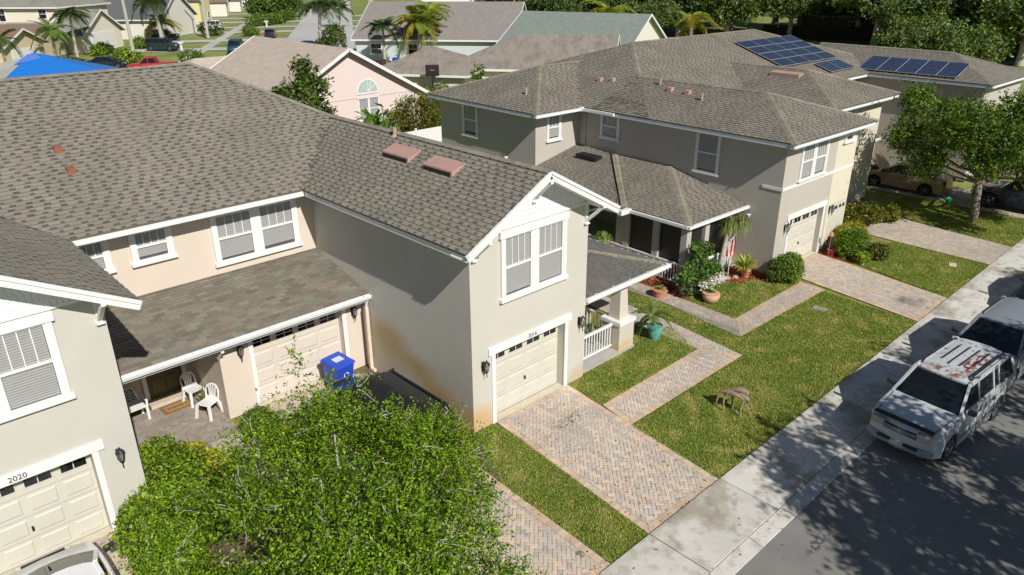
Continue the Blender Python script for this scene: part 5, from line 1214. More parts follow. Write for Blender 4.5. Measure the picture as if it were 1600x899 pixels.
wc = car('parked_car', 'white car parked nose-in at the garage door numbered 2020', (1.02, 12.75, 0), radians(90), HATCH, M_wh2, 'car')
q = MB(); q.tube([(-.9, 0, 1.49), (-1.1, 0, 1.66)], .008, 5); part('aerial', q, M_blk, wc)
bk = car('parked_car', 'black car parked under the leafy tree, beside the stained side wall', (9.02, 14.6, 0), radians(90), dict(HATCH, L=4.7, W=1.85, gh=(1.35, .5, -1.7, -2.15, 1.05, 1.55), wt=.70), mat('black_paint', (.012, .013, .016), .2, .1, 2, coat=.6), 'car')
M_gold = mat('gold_paint', (.36, .28, .16), .3, .05, 2, coat=.5, metal=.3)
gs = car('parked_car', 'gold sedan with its hood open, parked in the shaded driveway behind the street tree', (43.7, 14.5, 0), radians(91), CARP, M_gold, 'sedan')
q = MB(); q.hexa([(1.2, -.72, 1.0), (1.2, .72, 1.0), (1.25, .72, 1.0), (1.25, -.72, 1.0)], [(1.95, -.70, 1.75), (1.95, .70, 1.75), (1.99, .70, 1.72), (1.99, -.70, 1.72)]); part('hood', q, M_gold, gs)
q = MB(); q.box(1.4, 2.0, -.6, .6, .86, .93); q.box(1.5, 1.8, -.3, .2, .93, 1.0); part('engine_bay', q, M_plas, gs)
TRK = dict(L=5.4, W=1.9, rad=.4, ax=(1.75, -1.6), zb=.42, top=[(2.66, .7), (2.62, .98), (2.4, 1.08), (1.6, 1.14), (1.2, 1.16), (-.55, 1.16), (-.6, 1.12), (-2.6, 1.12), (-2.68, 1.0), (-2.7, .6)],
           gh=(1.3, .65, -.35, -.6, 1.14, 1.78), wt=.68, wb=.88, hz=.92, tz=.95, pillars=[.5], bulge=.08)
car('pickup_truck', 'dark pickup truck in the shade behind the gold sedan, beside the green bucket', (43.9, 8.4, 0), radians(91), TRK, mat('navy_paint', (.012, .018, .035), .25, .1, 2, coat=.5), 'pickup')
FAR = dict(P=None)
VAN = dict(SUVP, L=4.9)
B1 = mat('dark_teal_paint', (.02, .035, .04), .25, .1, 2, coat=.5); B2 = mat('navy_paint', (.012, .018, .035)); W1 = M_wh2; R1 = mat('red_paint', (.45, .012, .02), .3, .05, coat=.4); J1 = mat('jeep_blue', (.02, .06, .10), .4)
car('parked_suv', 'dark teal minivan on the driveway right of the white garage door', (41.7, 120.3, 0), radians(-48), VAN, B1, 'minivan', detail=False)
car('parked_suv', 'large navy SUV parked in front of the teal-gabled house', (48.0, 137.0, 0), radians(-40), VAN, B2, 'suv', detail=False)
car('parked_suv', 'white SUV parked in the far driveway beside the low hedges', (62.8, 153.4, 0), radians(150), SUV2, W1, 'suv', detail=False)
car('pickup_truck', 'red pickup truck just behind the ridge of the near roof', (31.6, 95.6, 0), radians(150), TRK, R1, 'pickup', detail=False)
car('jeep', 'blue off-road jeep parked on the grass verge beyond the tan roof', (47.6, 108.5, 0), radians(238), dict(SUVP, L=4.3, gh=(.95, .75, -1.9, -2.05, 1.16, 1.85)), J1, 'jeep', detail=False)
car('parked_car', 'dark blue car on the pale street, mostly behind the tan roof ridge', (63.0, 128.5, 0), radians(58), CARP, B2, 'car', detail=False)
car('pickup_truck', 'black pickup truck in the farthest driveway, near the top of the picture', (100.5, 203.0, 0), radians(-30), dict(TRK), mat('black_paint', (.012, .013, .016)), 'pickup', detail=False)
car('parked_car', 'black car among the shrubs right of the blue tarpaulin', (29.0, 104.0, 0), radians(-30), CARP, mat('black_paint', (.012, .013, .016)), 'car', detail=False)
car('parked_car', 'blue car below the two palms at the far left edge', (18.6, 104.5, 0), radians(40), CARP, mat('blue_paint', (.03, .06, .25), .3), 'car', detail=False)
# ================= SMALL THINGS
# blue wheeled bin
r = root('wheelie_bin', (9.5, 17.75, 0), radians(8), 'blue wheeled recycling bin in front of the peach garage door', 'bin'); r.scale = (.98, 1, .86)
M_blue = mat('blue_plastic', (.015, .07, .50), .4, .06, 4); q = MB()
q.hexa([(-.26, -.28, .08), (.26, -.28, .08), (.26, .28, .08), (-.26, .28, .08)], [(-.33, -.38, 1.0), (.33, -.38, 1.0), (.33, .36, 1.0), (-.33, .36, 1.0)]); part('body', q, M_blue, r, bevel=.03)
q = MB(); q.hexa([(-.36, -.43, .99), (.36, -.43, .99), (.36, .40, 1.0), (-.36, .40, 1.0)], [(-.33, -.38, 1.05), (.33, -.38, 1.05), (.32, .34, 1.13), (-.32, .34, 1.13)]); q.tube([(-.3, .42, 1.0), (.3, .42, 1.0)], .03, 8); li = part('lid', q, M_blue, r, bevel=.025)
q = MB(); q.hexa([(-.16, -.14, 1.085), (.16, -.14, 1.085), (.16, .10, 1.112), (-.16, .10, 1.112)], [(-.16, -.14, 1.093), (.16, -.14, 1.093), (.16, .10, 1.12), (-.16, .10, 1.12)]); part('sticker', q, mat('sticker', (.55, .6, .7), .6, .2, 30), li)
q = MB(); n = 14
for k in range(3):
    a0 = k*2*pi/3
    for j in range(4):
        a, b = a0+j*.42, a0+(j+1)*.42; P = lambda t, rr: (cos(t)*rr, -.345-.0+(-.02), .62+sin(t)*rr); q.poly([P(a, .07), P(b, .07), P(b, .10), P(a, .10)])
part('emblem', q, M_white, r)
for s in (-1, 1):
    q = MB(); V = [(s*.27+dx, .27+cos(2*pi*k/14)*.11, .11+sin(2*pi*k/14)*.11) for dx in (-.03, .03) for k in range(14)]; q.faces(V, [(k, (k+1) % 14, 14+(k+1) % 14, 14+k) for k in range(14)]+[tuple(range(14))[::-1], tuple(range(14, 28))]); part('wheel', q, M_tyre, r)
# plastic chairs, bench, door mat, spiky plant on the patio
def plastic_chair(loc, rz, label):
    r = root('plastic_chair', loc, rz, label, 'chair', 'white plastic chairs on the patio')
    q = MB(); q.hexa([(-.22, -.2, .40), (.22, -.2, .40), (.20, .21, .39), (-.20, .21, .39)], [(-.24, -.23, .44), (.24, -.23, .44), (.22, .22, .43), (-.22, .22, .43)]); part('seat', q, M_white, r, bevel=.02)
    for sx in (-1, 1):
        for sy in (-1, 1):
            q = MB(); q.hexa([(sx*.25-.03, sy*.25-.03, 0), (sx*.25+.03, sy*.25-.03, 0), (sx*.25+.03, sy*.25+.03, 0), (sx*.25-.03, sy*.25+.03, 0)], [(sx*.20-.035, sy*.19-.035, .41), (sx*.20+.035, sy*.19-.035, .41), (sx*.20+.035, sy*.19+.035, .41), (sx*.20-.035, sy*.19+.035, .41)]); part('leg', q, M_white, r)
    q = MB(); pts = [(-.21, .2, .42)]+[(-.21*cos(pi*t/8), .24+.06*sin(pi*t/8), .66+.20*sin(pi*t/8)) for t in range(9)]+[(.21, .2, .42)]; q.tube(pts, .022, 6)
    for x in (-.12, -.04, .04, .12): q.beam((x*.6, .22, .45), (x, .27, .66+.20*sin(math.acos(abs(x)/.21))-.01), .034, .016, up=(0, 1, 0))
    q.box(-.19, .19, .205, .235, .43, .50); part('backrest', q, M_white, r)
    return r
plastic_chair((6.0, 19.95, .01), radians(8), 'white plastic chair against the wall right of the doormat, farther from the street')
plastic_chair((6.0, 18.95, .01), radians(-62), 'white plastic chair standing out on the patio with its back to the peach pillar')
r = root('garden_bench', (4.05, 20.1, .01), radians(4), 'white slatted garden bench with ornate back beside the doormat', 'bench')
q = MB()
for k in range(5): q.box(-.62, .62, -.24+k*.1, -.16+k*.1, .42, .45)
part('seat', q, M_white, r)
M_iron = mat('ornate_iron', (.10, .11, .10), .6); q = MB()
for i in range(9):
    for j in range(4): x, z = -.48+i*.12, .52+j*.09; q.tube([(x+cos(t)*.05, .25, z+sin(t)*.045) for t in np.linspace(0, 2*pi, 8)], .009, 4, cap=False)
b_ = part('backrest', q, M_white, r); q = MB(); q.tube([(-.6, .24, .45), (-.5, .25, .88), (0, .26, .95), (.5, .25, .88), (.6, .24, .45)], .025, 6); part('back_frame', q, M_white, b_); q = MB(); q.box(-.56, .56, .262, .268, .48, .86); part('back_panel', q, M_iron, b_)
for s in (-1, 1):
    for y in (-.22, .22):
        q = MB(); q.box(s*.62-.03, s*.62+.03, y-.03, y+.03, 0, .43); part('leg', q, M_white, r)
    q = MB(); q.beam((s*.64, -.26, .62), (s*.6, .25, .72), .06, .04); q.beam((s*.63, -.24, .43), (s*.64, -.24, .62), .05, .05); part('armrest', q, M_white, r)
r = root('doormat', (5.5, 20.03, .02), radians(2), 'tan doormat with dark border in front of the olive door', 'doormat')
q = MB(); q.box(-.42, .42, -.26, .26, 0, .018); mt = part('mat', q, mat('coir', (.40, .23, .09), .95, .25, 40, .6, 120), r)
q = MB()
for a in ((-.42, .42, -.26, -.245), (-.42, .42, .245, .26), (-.42, -.405, -.245, .245), (.405, .42, -.245, .245), (-.37, .37, -.21, -.195), (-.37, .37, .195, .21), (-.37, -.355, -.195, .195), (.355, .37, -.195, .195)): q.box(*a, .018, .021)
part('border', q, M_dark, mt); textmesh('lettering', 'Welcome', .15, (0, -.05, .019), Matrix.Identity(4), M_dark, mt, .002)
def spiky(name, label, loc, n, L, w, cols, pot=None, up=.75, cat='plant', droop=.35, group=None):
    r = root(name, loc, R.uniform(0, 3), label, cat, group); q = MB()
    for i in range(n):
        a = R.uniform(0, 2*pi); e = R.uniform(up-.45, up+.5); l = L*R.uniform(.7, 1.1); d = Vector((cos(a)*cos(e), sin(a)*cos(e), sin(e))); s = Vector((-sin(a), cos(a), 0))*w; z0 = pot or 0
        p0 = Vector((0, 0, z0)); p1 = p0+d*l*.55; p2 = p0+d*l-Vector((0, 0, droop*l*cos(e)*.6)); c = R.choice(cols)
        q.poly([p0-s*.6, p0+s*.6, p1+s, p1-s], 0, c); q.poly([p1-s, p1+s, p2], 0, c)
    part('leaves', q, M_leafd, r, col=True); return r
def pot(label, loc, prof, m, soil=True, group=None, name='plant_pot'):
    r = root(name, loc, 0, label, 'pot', group); q = MB(); q.lathe((0, 0, 0), prof, 18); part('pot', q, m, r, smooth=50)
    if soil: q = MB(); q.lathe((0, 0, prof[-1][1]-.03), [(prof[-1][0]*.9, 0), (prof[-1][0]*.88, .012)], 14); part('soil', q, mat('soil', (.05, .035, .025), .95, .3, 20), r)
    return r
M_dpot = mat('dark_pot', (.03, .05, .035), .5)
pot('dark low pot with the snake plant between the two white chairs', (6.1, 19.45, .01), [(.10, 0), (.14, .14), (.15, .15)], M_dpot)
spiky('snake_plant', 'tall striped snake plant standing between the two white plastic chairs', (6.1, 19.45, .12), 26, .62, .022, [(.14, .18, .05), (.22, .24, .09), (.08, .12, .03)], 0, 1.15, droop=.1)
# turquoise pot with small palm on the walkway
M_turq = mat('turquoise_glaze', (.12, .40, .34), .35, .12, 5)
pot('turquoise glazed pot beside the brick walkway, holding the small palm', (18.85, 13.1, 0), [(.15, 0), (.19, .1), (.25, .38), (.24, .45), (.28, .47), (.27, .5)], M_turq)
palm('small yellow-green palm in the turquoise pot by the porch', (18.85, 13.1, .45), .35, 'g', 12, .36, (.08, .1), .05, barkm=M_bark)
spiky('cactus', 'pale green cactus plant behind the white porch railing', (16.9, 14.1, .1), 16, .75, .03, [(.28, .36, .12), (.2, .3, .1)], 0, 1.3, droop=0)
# gnarled driftwood stand on the lawn
r = root('driftwood_stand', (16.85, 8.85, 0), radians(98), 'gnarled weathered driftwood bench on thin legs standing on the big lawn', 'driftwood')
M_drift = mat('driftwood', (.30, .22, .15), .95, .45, 9, .9, 40); q = MB()
q.tube([(-.42, 0, .52), (-.25, .04, .60), (-.05, -.03, .56), (.18, .04, .60), (.38, 0, .52), (.46, .03, .46)], [.05, .085, .06, .08, .055, .03], 8); q.tube([(-.3, .1, .55), (0, .12, .63), (.25, .08, .57)], [.03, .07, .03], 7); q.tube([(-.35, -.08, .66), (-.12, -.1, .70), (.1, -.05, .66)], [.08, .10, .05], 7)
part('log', q, M_drift, r, smooth=70)
for (a, b) in (((-.38, .0, .5), (-.46, -.12, 0)), ((-.3, .08, .52), (-.28, .16, 0)), ((.05, -.02, .54), (.05, -.1, 0)), ((.40, .03, .5), (.50, .06, 0)), ((.25, .06, .55), (.2, .18, 0))):
    q = MB(); m_ = Vector(a).lerp(Vector(b), .5)+Vector((.03, .02, 0)); q.tube([a, m_, b], [.032, .025, .02], 6); part('leg', q, M_drift, r)
q = MB(); q.box(-.16, .16, -.25, .25, 0, .035); rt_ = root('meter_cover', (25.12, 10.33, 0), radians(12), 'grey utility box cover set in the big lawn near the far driveway', 'utility cover'); part('lid', q, mat('cover_grey', (.30, .28, .25), .8, .3, 8), rt_)
q = MB(); q.hexa([(-.2, -.16, 0), (.2, -.14, 0), (.17, .16, 0), (-.18, .15, 0)], [(-.17, -.13, .05), (.18, -.11, .06), (.15, .13, .05), (-.15, .12, .05)]); rt_ = root('paper_bag', (33.2, 8.5, 0), .3, 'pale crumpled paper scrap on the far lawn by the pavement', 'litter'); part('paper', q, mat('paper', (.62, .52, .40), .8), rt_)
q = MB(); q.lathe((0, 0, 0), [(.12, 0), (.15, .28), (.17, .29), (.16, .30)], 16); rt_ = root('bucket', (42.3, 11.75, 0), 0, 'bright green bucket on the grass beside the shaded driveway', 'bucket'); part('body', q, mat('green_plastic', (.01, .50, .08), .4), rt_); q = MB(); q.tube([(.16*cos(t), 0, .29+.10*sin(t)) for t in np.linspace(0, pi, 8)], .008, 5); part('handle', q, M_white, rt_)
def rock(label, loc, s, m, group=None):
    r = root('rock', loc, R.uniform(0, 3), label, 'rock', group); V = []; n = 8; 
    q = MB(); prof = [(.55, 0), (1, .3), (.85, .7), (.35, .95)]
    q.lathe((0, 0, -.03), [(a*s, b*s) for a, b in prof], 9); q.v = [(x*R.uniform(.8, 1.2), y*R.uniform(.65, 1.0), z*R.uniform(.8, 1.15)) for x, y, z in q.v]
    part('stone', q, m, r); return r
M_rockw = mat('white_rock', (.55, .52, .46), .9, .2, 9, .6, 30); M_rockg = mat('grey_rock', (.33, .31, .28), .9, .25, 9, .6, 30)
rock('white rock at the lawn corner beside the olive shrub', bl(5.6, -2.15), .2, M_rockw)
for i, (x, y, s, w_) in enumerate(((25.0, 14.4, .16, 'fourth from the left'), (25.25, 14.25, .14, 'second from the right'), (24.7, 14.45, .15, 'third from the left'), (25.5, 14.05, .15, 'farthest right'), (24.4, 14.5, .12, 'second from the left'), (23.9, 14.65, .11, 'farthest left'))): rock('border rock along the red mulch bed, '+w_, (x, y, 0), s, M_rockg if i % 2 else M_rockw, 'border rocks in the red mulch bed')
# ---- flower bed plants by the far porch
M_terra = mat('terracotta', (.50, .23, .13), .8, .15, 6); M_terral = mat('pale_terracotta', (.60, .36, .23), .8, .15, 6)
r = root('bottle_palm', bl(-2.1, 1.05), 0, 'ponytail palm with slanting grey trunk and bushy drooping crown by the far porch', 'tree'); q = MB()
q.tube([(-.0, 0, -.02), (0, 0, .1), (.12, .02, .7), (.42, .1, 1.6), (.65, .12, 2.1)], [.30, .24, .11, .08, .06], 10); q.tube([(.3, .06, 1.35), (.62, -.1, 1.75), (.9, -.15, 2.2)], [.06, .05, .04], 7); part('trunk', q, M_barkg, r, smooth=60)
q = MB()
for (hx, hy, hz_, n_) in ((.65, .12, 2.1, 420), (.9, -.15, 2.2, 260)):
    for i in range(n_):
        a = R.uniform(0, 2*pi); e = R.uniform(-.1, 1.5); l = R.uniform(.5, .95); d = Vector((cos(a)*cos(e), sin(a)*cos(e), sin(e))); s = Vector((-sin(a), cos(a), 0))*.012; p0 = Vector((hx, hy, hz_)); p1 = p0+d*l*.5; p2 = p1+d*l*.2-Vector((0, 0, l*.55)); c = R.choice([(.18, .24, .05), (.26, .31, .08), (.12, .17, .04), (.32, .30, .10)]); q.poly([p0-s, p0+s, p1+s, p1-s], 0, c); q.poly([p1-s, p1+s, p2], 0, c)
part('crown', q, M_leafd, r, col=True)
for (x, y, z, lb_) in ((-4.7, 6.3, 1.5, 'ponytail palm with a brown skirt of old leaves beside the far porch railing'),):
    r = root('bottle_palm', bl(-4.3, 5.3), 0, lb_, 'tree'); q = MB(); q.tube([(0, 0, -.02), (0, 0, 1.1)], [.12, .07], 8); part('trunk', q, M_bark, r); q = MB()
    for i in range(420):
        a = R.uniform(0, 2*pi); e = R.uniform(.1, 1.5); l = R.uniform(.4, .75); d = Vector((cos(a)*cos(e), sin(a)*cos(e), sin(e))); s = Vector((-sin(a), cos(a), 0))*.014; p0 = Vector((0, 0, 1.15)); p1 = p0+d*l*.55; p2 = p1+d*l*.25-Vector((0, 0, l*.35)); c = R.choice([(.18, .26, .05), (.26, .33, .06), (.14, .2, .04)]); q.poly([p0-s, p0+s, p1+s, p1-s], 0, c); q.poly([p1-s, p1+s, p2], 0, c)
    for i in range(200):
        a = R.uniform(0, 2*pi); d = Vector((cos(a)*.22, sin(a)*.22, -R.uniform(.3, .75))); s = Vector((-sin(a), cos(a), 0))*.02; p0 = Vector((0, 0, 1.15)); q.poly([p0-s, p0+s, p0+d], 0, R.choice([(.40, .22, .08), (.5, .32, .12)]))
    part('crown', q, M_leafd, r, col=True)
# low frangipani-like shrub with pale flowers
loc = bl(-3.75, .85); cl = [(-.5, .2, 1.1, .28, .25), (.0, .1, 1.5, .25, .22), (.45, .2, 1.75, .33, .33), (.2, -.1, 1.25, .25, .22), (.75, -.1, 1.0, .34, .3), (-.2, -.2, .85, .3, .25), (.5, -.3, .6, .25, .22), (.1, .3, 1.9, .2, .2), (-.9, .1, 1.0, .22, .2)]
shrub('shrub', 'branching broad-leaved shrub with bare stems in front of the far porch railing', loc, [(c[0], c[1], c[2]*.9, c[3]*.78, c[4]*.78) for c in cl], 2100, .075, [(.10, .20, .03), (.15, .27, .04), (.07, .13, .03)], stems=14, spray=.16, shell=.5)
shrub('flowering_shrub', 'grey-green bush covered with white flower clusters in the red mulch bed', bl(-3.9, .95), [(0, 0, .45, .4, .35), (.5, -.2, .4, .35, .35), (-.4, .1, .4, .3, .3)], 1700, .05, [(.10, .15, .06), (.14, .19, .09), (.08, .12, .05)], stems=10)
q = MB(); rw = root('flower_cluster', bl(-3.75, .8), 0, 'white blossoms on the grey-green bush in front of the porch', 'flowers')
for i in range(420):
    c = Vector((R.choice([-.35, .1, .55])+R.gauss(0, .13), R.gauss(-.45, .14), .66+R.gauss(0, .10))); s = .05; q.poly([c+Vector((R.uniform(-s, s), R.uniform(-s, s), R.uniform(-s, s)*.5)) for _ in range(4)])
part('petals', q, mat('petal', (.8, .74, .66), .7), rw, kind='stuff')
pot('large pale terracotta bowl pot at the edge of the mulch bed', bl(-4.0, .1), [(.16, 0), (.28, .10), (.34, .30), (.30, .36), (.32, .38)], M_terral)
spiky('bowl_plant', 'small green plant growing in the large terracotta bowl', bl(-4.0, .1, .38), 22, .32, .04, [(.18, .30, .04), (.12, .22, .03)], 0, .7)
pot('terracotta trough at the walkway edge, left of the red mulch', bl(-5.0, 1.7), [(.24, 0), (.29, .26), (.31, .27), (.31, .31)], M_terra)
spiky('trough_plant', 'low green plants in the terracotta trough by the walkway', bl(-5.0, 1.7, .3), 40, .25, .03, [(.14, .22, .05), (.2, .26, .06)], 0, .5)
pot('brown terracotta pot under the yellow spiky plant by the side wall', bl(-.95, .55), [(.13, 0), (.19, .3), (.21, .32), (.21, .35)], M_terra)
spiky('dracaena', 'yellow-green spiky plant in a pot against the grey side wall', bl(-.95, .62, .42), 130, .7, .028, [(.42, .44, .07), (.34, .40, .05), (.26, .34, .05)], 0, .6)
spiky('bed_plant', 'small pale leafy plant under the flag in the mulch bed', bl(-1.7, 1.15), 30, .3, .03, [(.3, .33, .16), (.2, .26, .1)], 0, .5)
pot('small reddish pot by the garage corner, next to the flamingo-pink ornament', bl(3.95, -.6), [(.14, 0), (.2, .25), (.22, .27)], mat('red_pot', (.35, .06, .05), .5))
spiky('pot_plant', 'upright twiggy plant in the small reddish pot by the garage corner', bl(3.95, -.5, .2), 26, .8, .012, [(.12, .16, .05), (.08, .1, .04)], 0, 1.3, droop=0)
r = root('garden_ornament', bl(3.75, -.55, .0), 0, 'small pink garden ornament on a stick by the garage corner', 'ornament'); q = MB(); q.tube([(0, 0, 0), (0, 0, .9)], .01, 5); q.lathe((0, 0, .85), [(.02, 0), (.1, .08), (.09, .2), (.03, .26)], 8); part('figure', q, mat('pink_cloth', (.55, .2, .22), .7), r)
# flag
r = root('flag', bl(-1.35, 1.1), 0, 'folded red and white striped flag hanging on a white pole by the side wall', 'flag'); q = MB(); q.tube([(0, 0, 0), (0, 0, 1.9)], .022, 6); q.beam((0, 0, 1.7), (-.0, -.35, 2.0), .03, .03); part('pole', q, M_white, r)
M_fr = mat('flag_red', (.50, .035, .04), .8); M_fw = mat('flag_white', (.72, .68, .66), .8); q = MB(); n = 12
for i in range(n):
    for j in range(5):
        P = lambda a, b: (-.24+.48*a/n+.015*sin(b*2), .09*sin(a*2.1+.3*b), 1.72-.16*b-.03*(a % 3)); q.poly([P(i, j), P(i+1, j), P(i+1, j+1), P(i, j+1)], (i//1) % 2)
part('cloth', q, [M_fr, M_fw], r)
# spotlight by the far porch roof
r = root('flood_lamp', bl(-.0, 1.2, 2.3), 0, 'small twin floodlight fixed to the side wall above the flag', 'flood lamp'); q = MB(); q.tube([(0, 0, 0), (-.2, -.05, .02)], .03, 6); part('bracket', q, M_rockg, r); q = MB(); q.lathe((-.25, -.05, .0), [(.04, -.05), (.08, .05), (.08, .07)], 8); part('lamp_head', q, M_white, r)
# white vinyl fence behind the near building
r = root('vinyl_fence', (26, 39.6, 0), 0, 'white vinyl privacy fence between the pink house and the grey-beige row', 'fence')
for i in range(10):
    x = i*2.2-4; q = MB(); q.box(x+.06, x+2.14, -.02, .02, .08, 1.75); part('panel', q, M_white, r); q = MB(); q.box(x-.06, x+.06, -.06, .06, 0, 1.9); part('post', q, M_white, r)
q = MB(); q.lathe((29.0-26, 0.3, 0), [(.25, 1.75), (.28, 1.9), (.2, 2.0)], 10)

# ================= BACKGROUND HOUSES
def house(name, label, loc, rz, wd, dp, eave, slope, mw, mr, kind='gable', ov=.5, wins=(), garage=None, front=None, hipL=False, hipR=False, fas=None):
    """local x along the ridge (width wd), y depth away; origin at the front left corner"""
    r = root(name, loc, rz, label, 'house'); w = MB(); w.box(0, wd, 0, dp, 0, eave); rdg = eave+slope*dp/2
    if not hipL: w.poly([(0, 0, eave), (0, dp, eave), (0, dp/2, rdg)])
    if not hipR: w.poly([(wd, 0, eave), (wd, dp/2, rdg), (wd, dp, eave)])
    part('wall', w, mw, r)
    ez = eave-slope*ov; hz = dp/2+ov
    xl = -ov+(hz if hipL else 0); xr = wd+ov-(hz if hipR else 0); zt = ez+slope*hz+.12
    ez += .12
    q = MB(); slab(q, [(-ov, -ov, ez), (wd+ov, -ov, ez), (xr, dp/2, zt), (xl, dp/2, zt)], .12); slab(q, [(-ov, dp+ov, ez), (wd+ov, dp+ov, ez), (xr, dp/2, zt), (xl, dp/2, zt)], .12)
    if hipL: slab(q, [(-ov, -ov, ez), (-ov, dp+ov, ez), (xl, dp/2, zt)], .12)
    if hipR: slab(q, [(wd+ov, -ov, ez), (wd+ov, dp+ov, ez), (xr, dp/2, zt)], .12)
    part('roof', q, mr, r)
    f = MB(); f.box(-ov, wd+ov, -ov-.04, -ov-.002, ez-.2, ez+.0)
    for x, h_ in ((-ov, hipL), (wd+ov, hipR)):
        sx = -.03 if x < 0 else .03
        if h_: f.box(min(x, x+sx), max(x, x+sx), -ov, dp+ov, ez-.2, ez)
        else: f.beam((x+sx, -ov, ez-.08), (x+sx, dp/2, zt-.08), .05, .22); f.beam((x+sx, dp+ov, ez-.08), (x+sx, dp/2, zt-.08), .05, .22)
    part('fascia', f, fas or M_white, r)
    for (face, a, z, ww, hh) in wins:
        if face == 'f': o, u, n = (a, 0, z), (1, 0), (0, -1)
        elif face == 'l': o, u, n = (0, a+ww, z), (0, -1), (-1, 0)
        else: o, u, n = (wd, a, z), (0, 1), (1, 0)
        window(r, o, u, n, ww, hh, world=False, trim=.12, header=.12, lites=1, blinds=False, glass=M_glassk)
    if garage:
        face, a, ww, hh = garage; q = MB()
        if face == 'f': q.box(a, a+ww, -.06, -.003, 0, hh)
        elif face == 'l': q.box(-.06, -.003, a, a+ww, 0, hh)
        else: q.box(wd+.003, wd+.06, a, a+ww, 0, hh)
        part('garage_door', q, M_white, r)
    return r
def rm(name, c, v=.14, s=2): return mat(name, c, .95, v, s, .3, 20)
R_tan = rm('tan_shingle', (.46, .385, .33)); R_brn = rm('streaked_brown_shingle', (.26, .225, .195)); blotch(R_brn, (.13, .115, .10), 1.2, .45, .7, .7, stretch=(1, .25, 1))
R_gry = rm('greybrown_shingle', (.235, .215, .20)); R_grn = rm('sage_shingle', (.20, .235, .21)); R_dk = rm('charcoal_shingle', (.105, .108, .112)); R_old = rm('mossy_shingle', (.235, .235, .20)); blotch(R_old, (.13, .135, .11), .8, .5, .7, .6); R_red = rm('brown_shingle', (.20, .135, .10))
H_pink = mat('pink_stucco', (.70, .585, .56), .9, .03); H_crm = mat('pale_cream_stucco', (.72, .67, .56), .9, .03); H_blu = mat('pale_blue_stucco', (.55, .60, .62), .9, .03); H_wht = mat('offwhite_stucco', (.70, .67, .60), .9, .03); H_teal = mat('teal_siding', (.18, .42, .40), .8, .05); H_yel = mat('yellow_siding', (.68, .60, .33), .8, .05); H_org = mat('apricot_stucco', (.64, .53, .38), .8, .05)
# pink house: ridge along +y
pk = house('pink_house', 'pink stucco house with tan roof and a half-round window in its gable', (35.2, 48, 0), radians(90), 13.5, 12.4, 2.75, .55, H_pink, R_tan, wins=())
q = MB(); q.lathe((0, 0, 0), [(1, 0)], 3)
q = MB(); n = 14; cx = 35.2-30.55
def arc(rr, yv, zc=3.05): return [(-.0+yv, cx+rr*cos(pi*k/n), zc+rr*sin(pi*k/n)*1.05) for k in range(n+1)]
q.poly([(p[0], p[1], p[2]) for p in arc(.85, -.03)]); aw = part('window', q, mat('arch_glass', (.42, .50, .48), .3, .1), pk)
q = MB(); a1, a2 = arc(.85, -.04), arc(.95, -.04)
for k in range(n): q.poly([a1[k], a1[k+1], a2[k+1], a2[k]])
for k in (3, 5, 7, 9, 11): q.beam((-.05, cx, 3.05), (-.05, cx+.85*cos(pi*k/n), 3.05+.88*sin(pi*k/n)), .03, .03)
q.box(-.06, -.02, cx-.95, cx+.95, 2.95, 3.05); part('muntin', q, M_white, aw)
window(pk, (0, cx+.85, 1.1), (0, -1), (-1, 0), 1.7, 1.55, world=False, nsash=2, trim=.06, header=.06, gap=.08, lites=0)
q = MB(); q.box(-.03, -.01, .2, 12.2, 2.72, 2.76); part('band', q, mat('pink_band', (.60, .50, .48)), pk)
q = MB(); q.box(-.04, 2.5, 8.6, 12.3, .1, 3.6, 0); part('screen', q, glassmat('insect_screen', (.012, .013, .015), .93, .5), pk)
q = MB()
for y in (8.6, 9.8, 11.0, 12.3): q.box(-.09, -.045, y-.04, y+.04, 0, 3.7)
q.box(-.09, -.045, 8.6, 12.3, 3.0, 3.08); part('screen_frame', q, M_white, pk)
house('tan_wing', 'lower tan-roofed wing behind the ridge of the near roof, left of the pink house', (20.9, 61.2, 0), radians(0), 11, 8, 2.75, .42, H_pink, R_tan, hipL=True, hipR=True)
# brown roofed house
bh = house('brown_roofed_house', 'cream house with streaked brown hipped roof behind the basketball hoop', (45.6, 57.2, 0), radians(-54), 15.0, 11.5, 2.75, .42, H_crm, R_brn, hipL=True, wins=(('f', 2, .9, 1.2, 1.2),))
house('brown_roofed_wing', 'low hipped wing of streaked brown roof left of the basketball hoop', (39.2, 60.6, 0), radians(-57), 8.9, 8.4, 2.6, .42, H_crm, R_brn, hipL=True, hipR=True)
house('grey_roofed_house', 'pale blue house with long grey-brown gable roof behind the two yellow palms', (54.9, 88.1, 0), radians(-51), 20.5, 17.5, 2.85, .45, H_blu, R_gry, wins=(('f', 2.0, .9, 1.4, 1.3), ('f', 7.0, .9, 1.2, 1.3)))
house('sage_roofed_house', 'house with plain sage-green gable roof in front of the dark trees', (61.3, 67.5, 0), radians(-72), 15.5, 14.0, 2.7, .5, H_wht, R_grn)
house('white_house', 'white flat-sided building behind the grey-brown roof at the top of the picture', (88, 118, 0), radians(-48), 26, 12, 6.5, .2, mat('white_wall', (.78, .77, .74), .8, .02), R_dk)
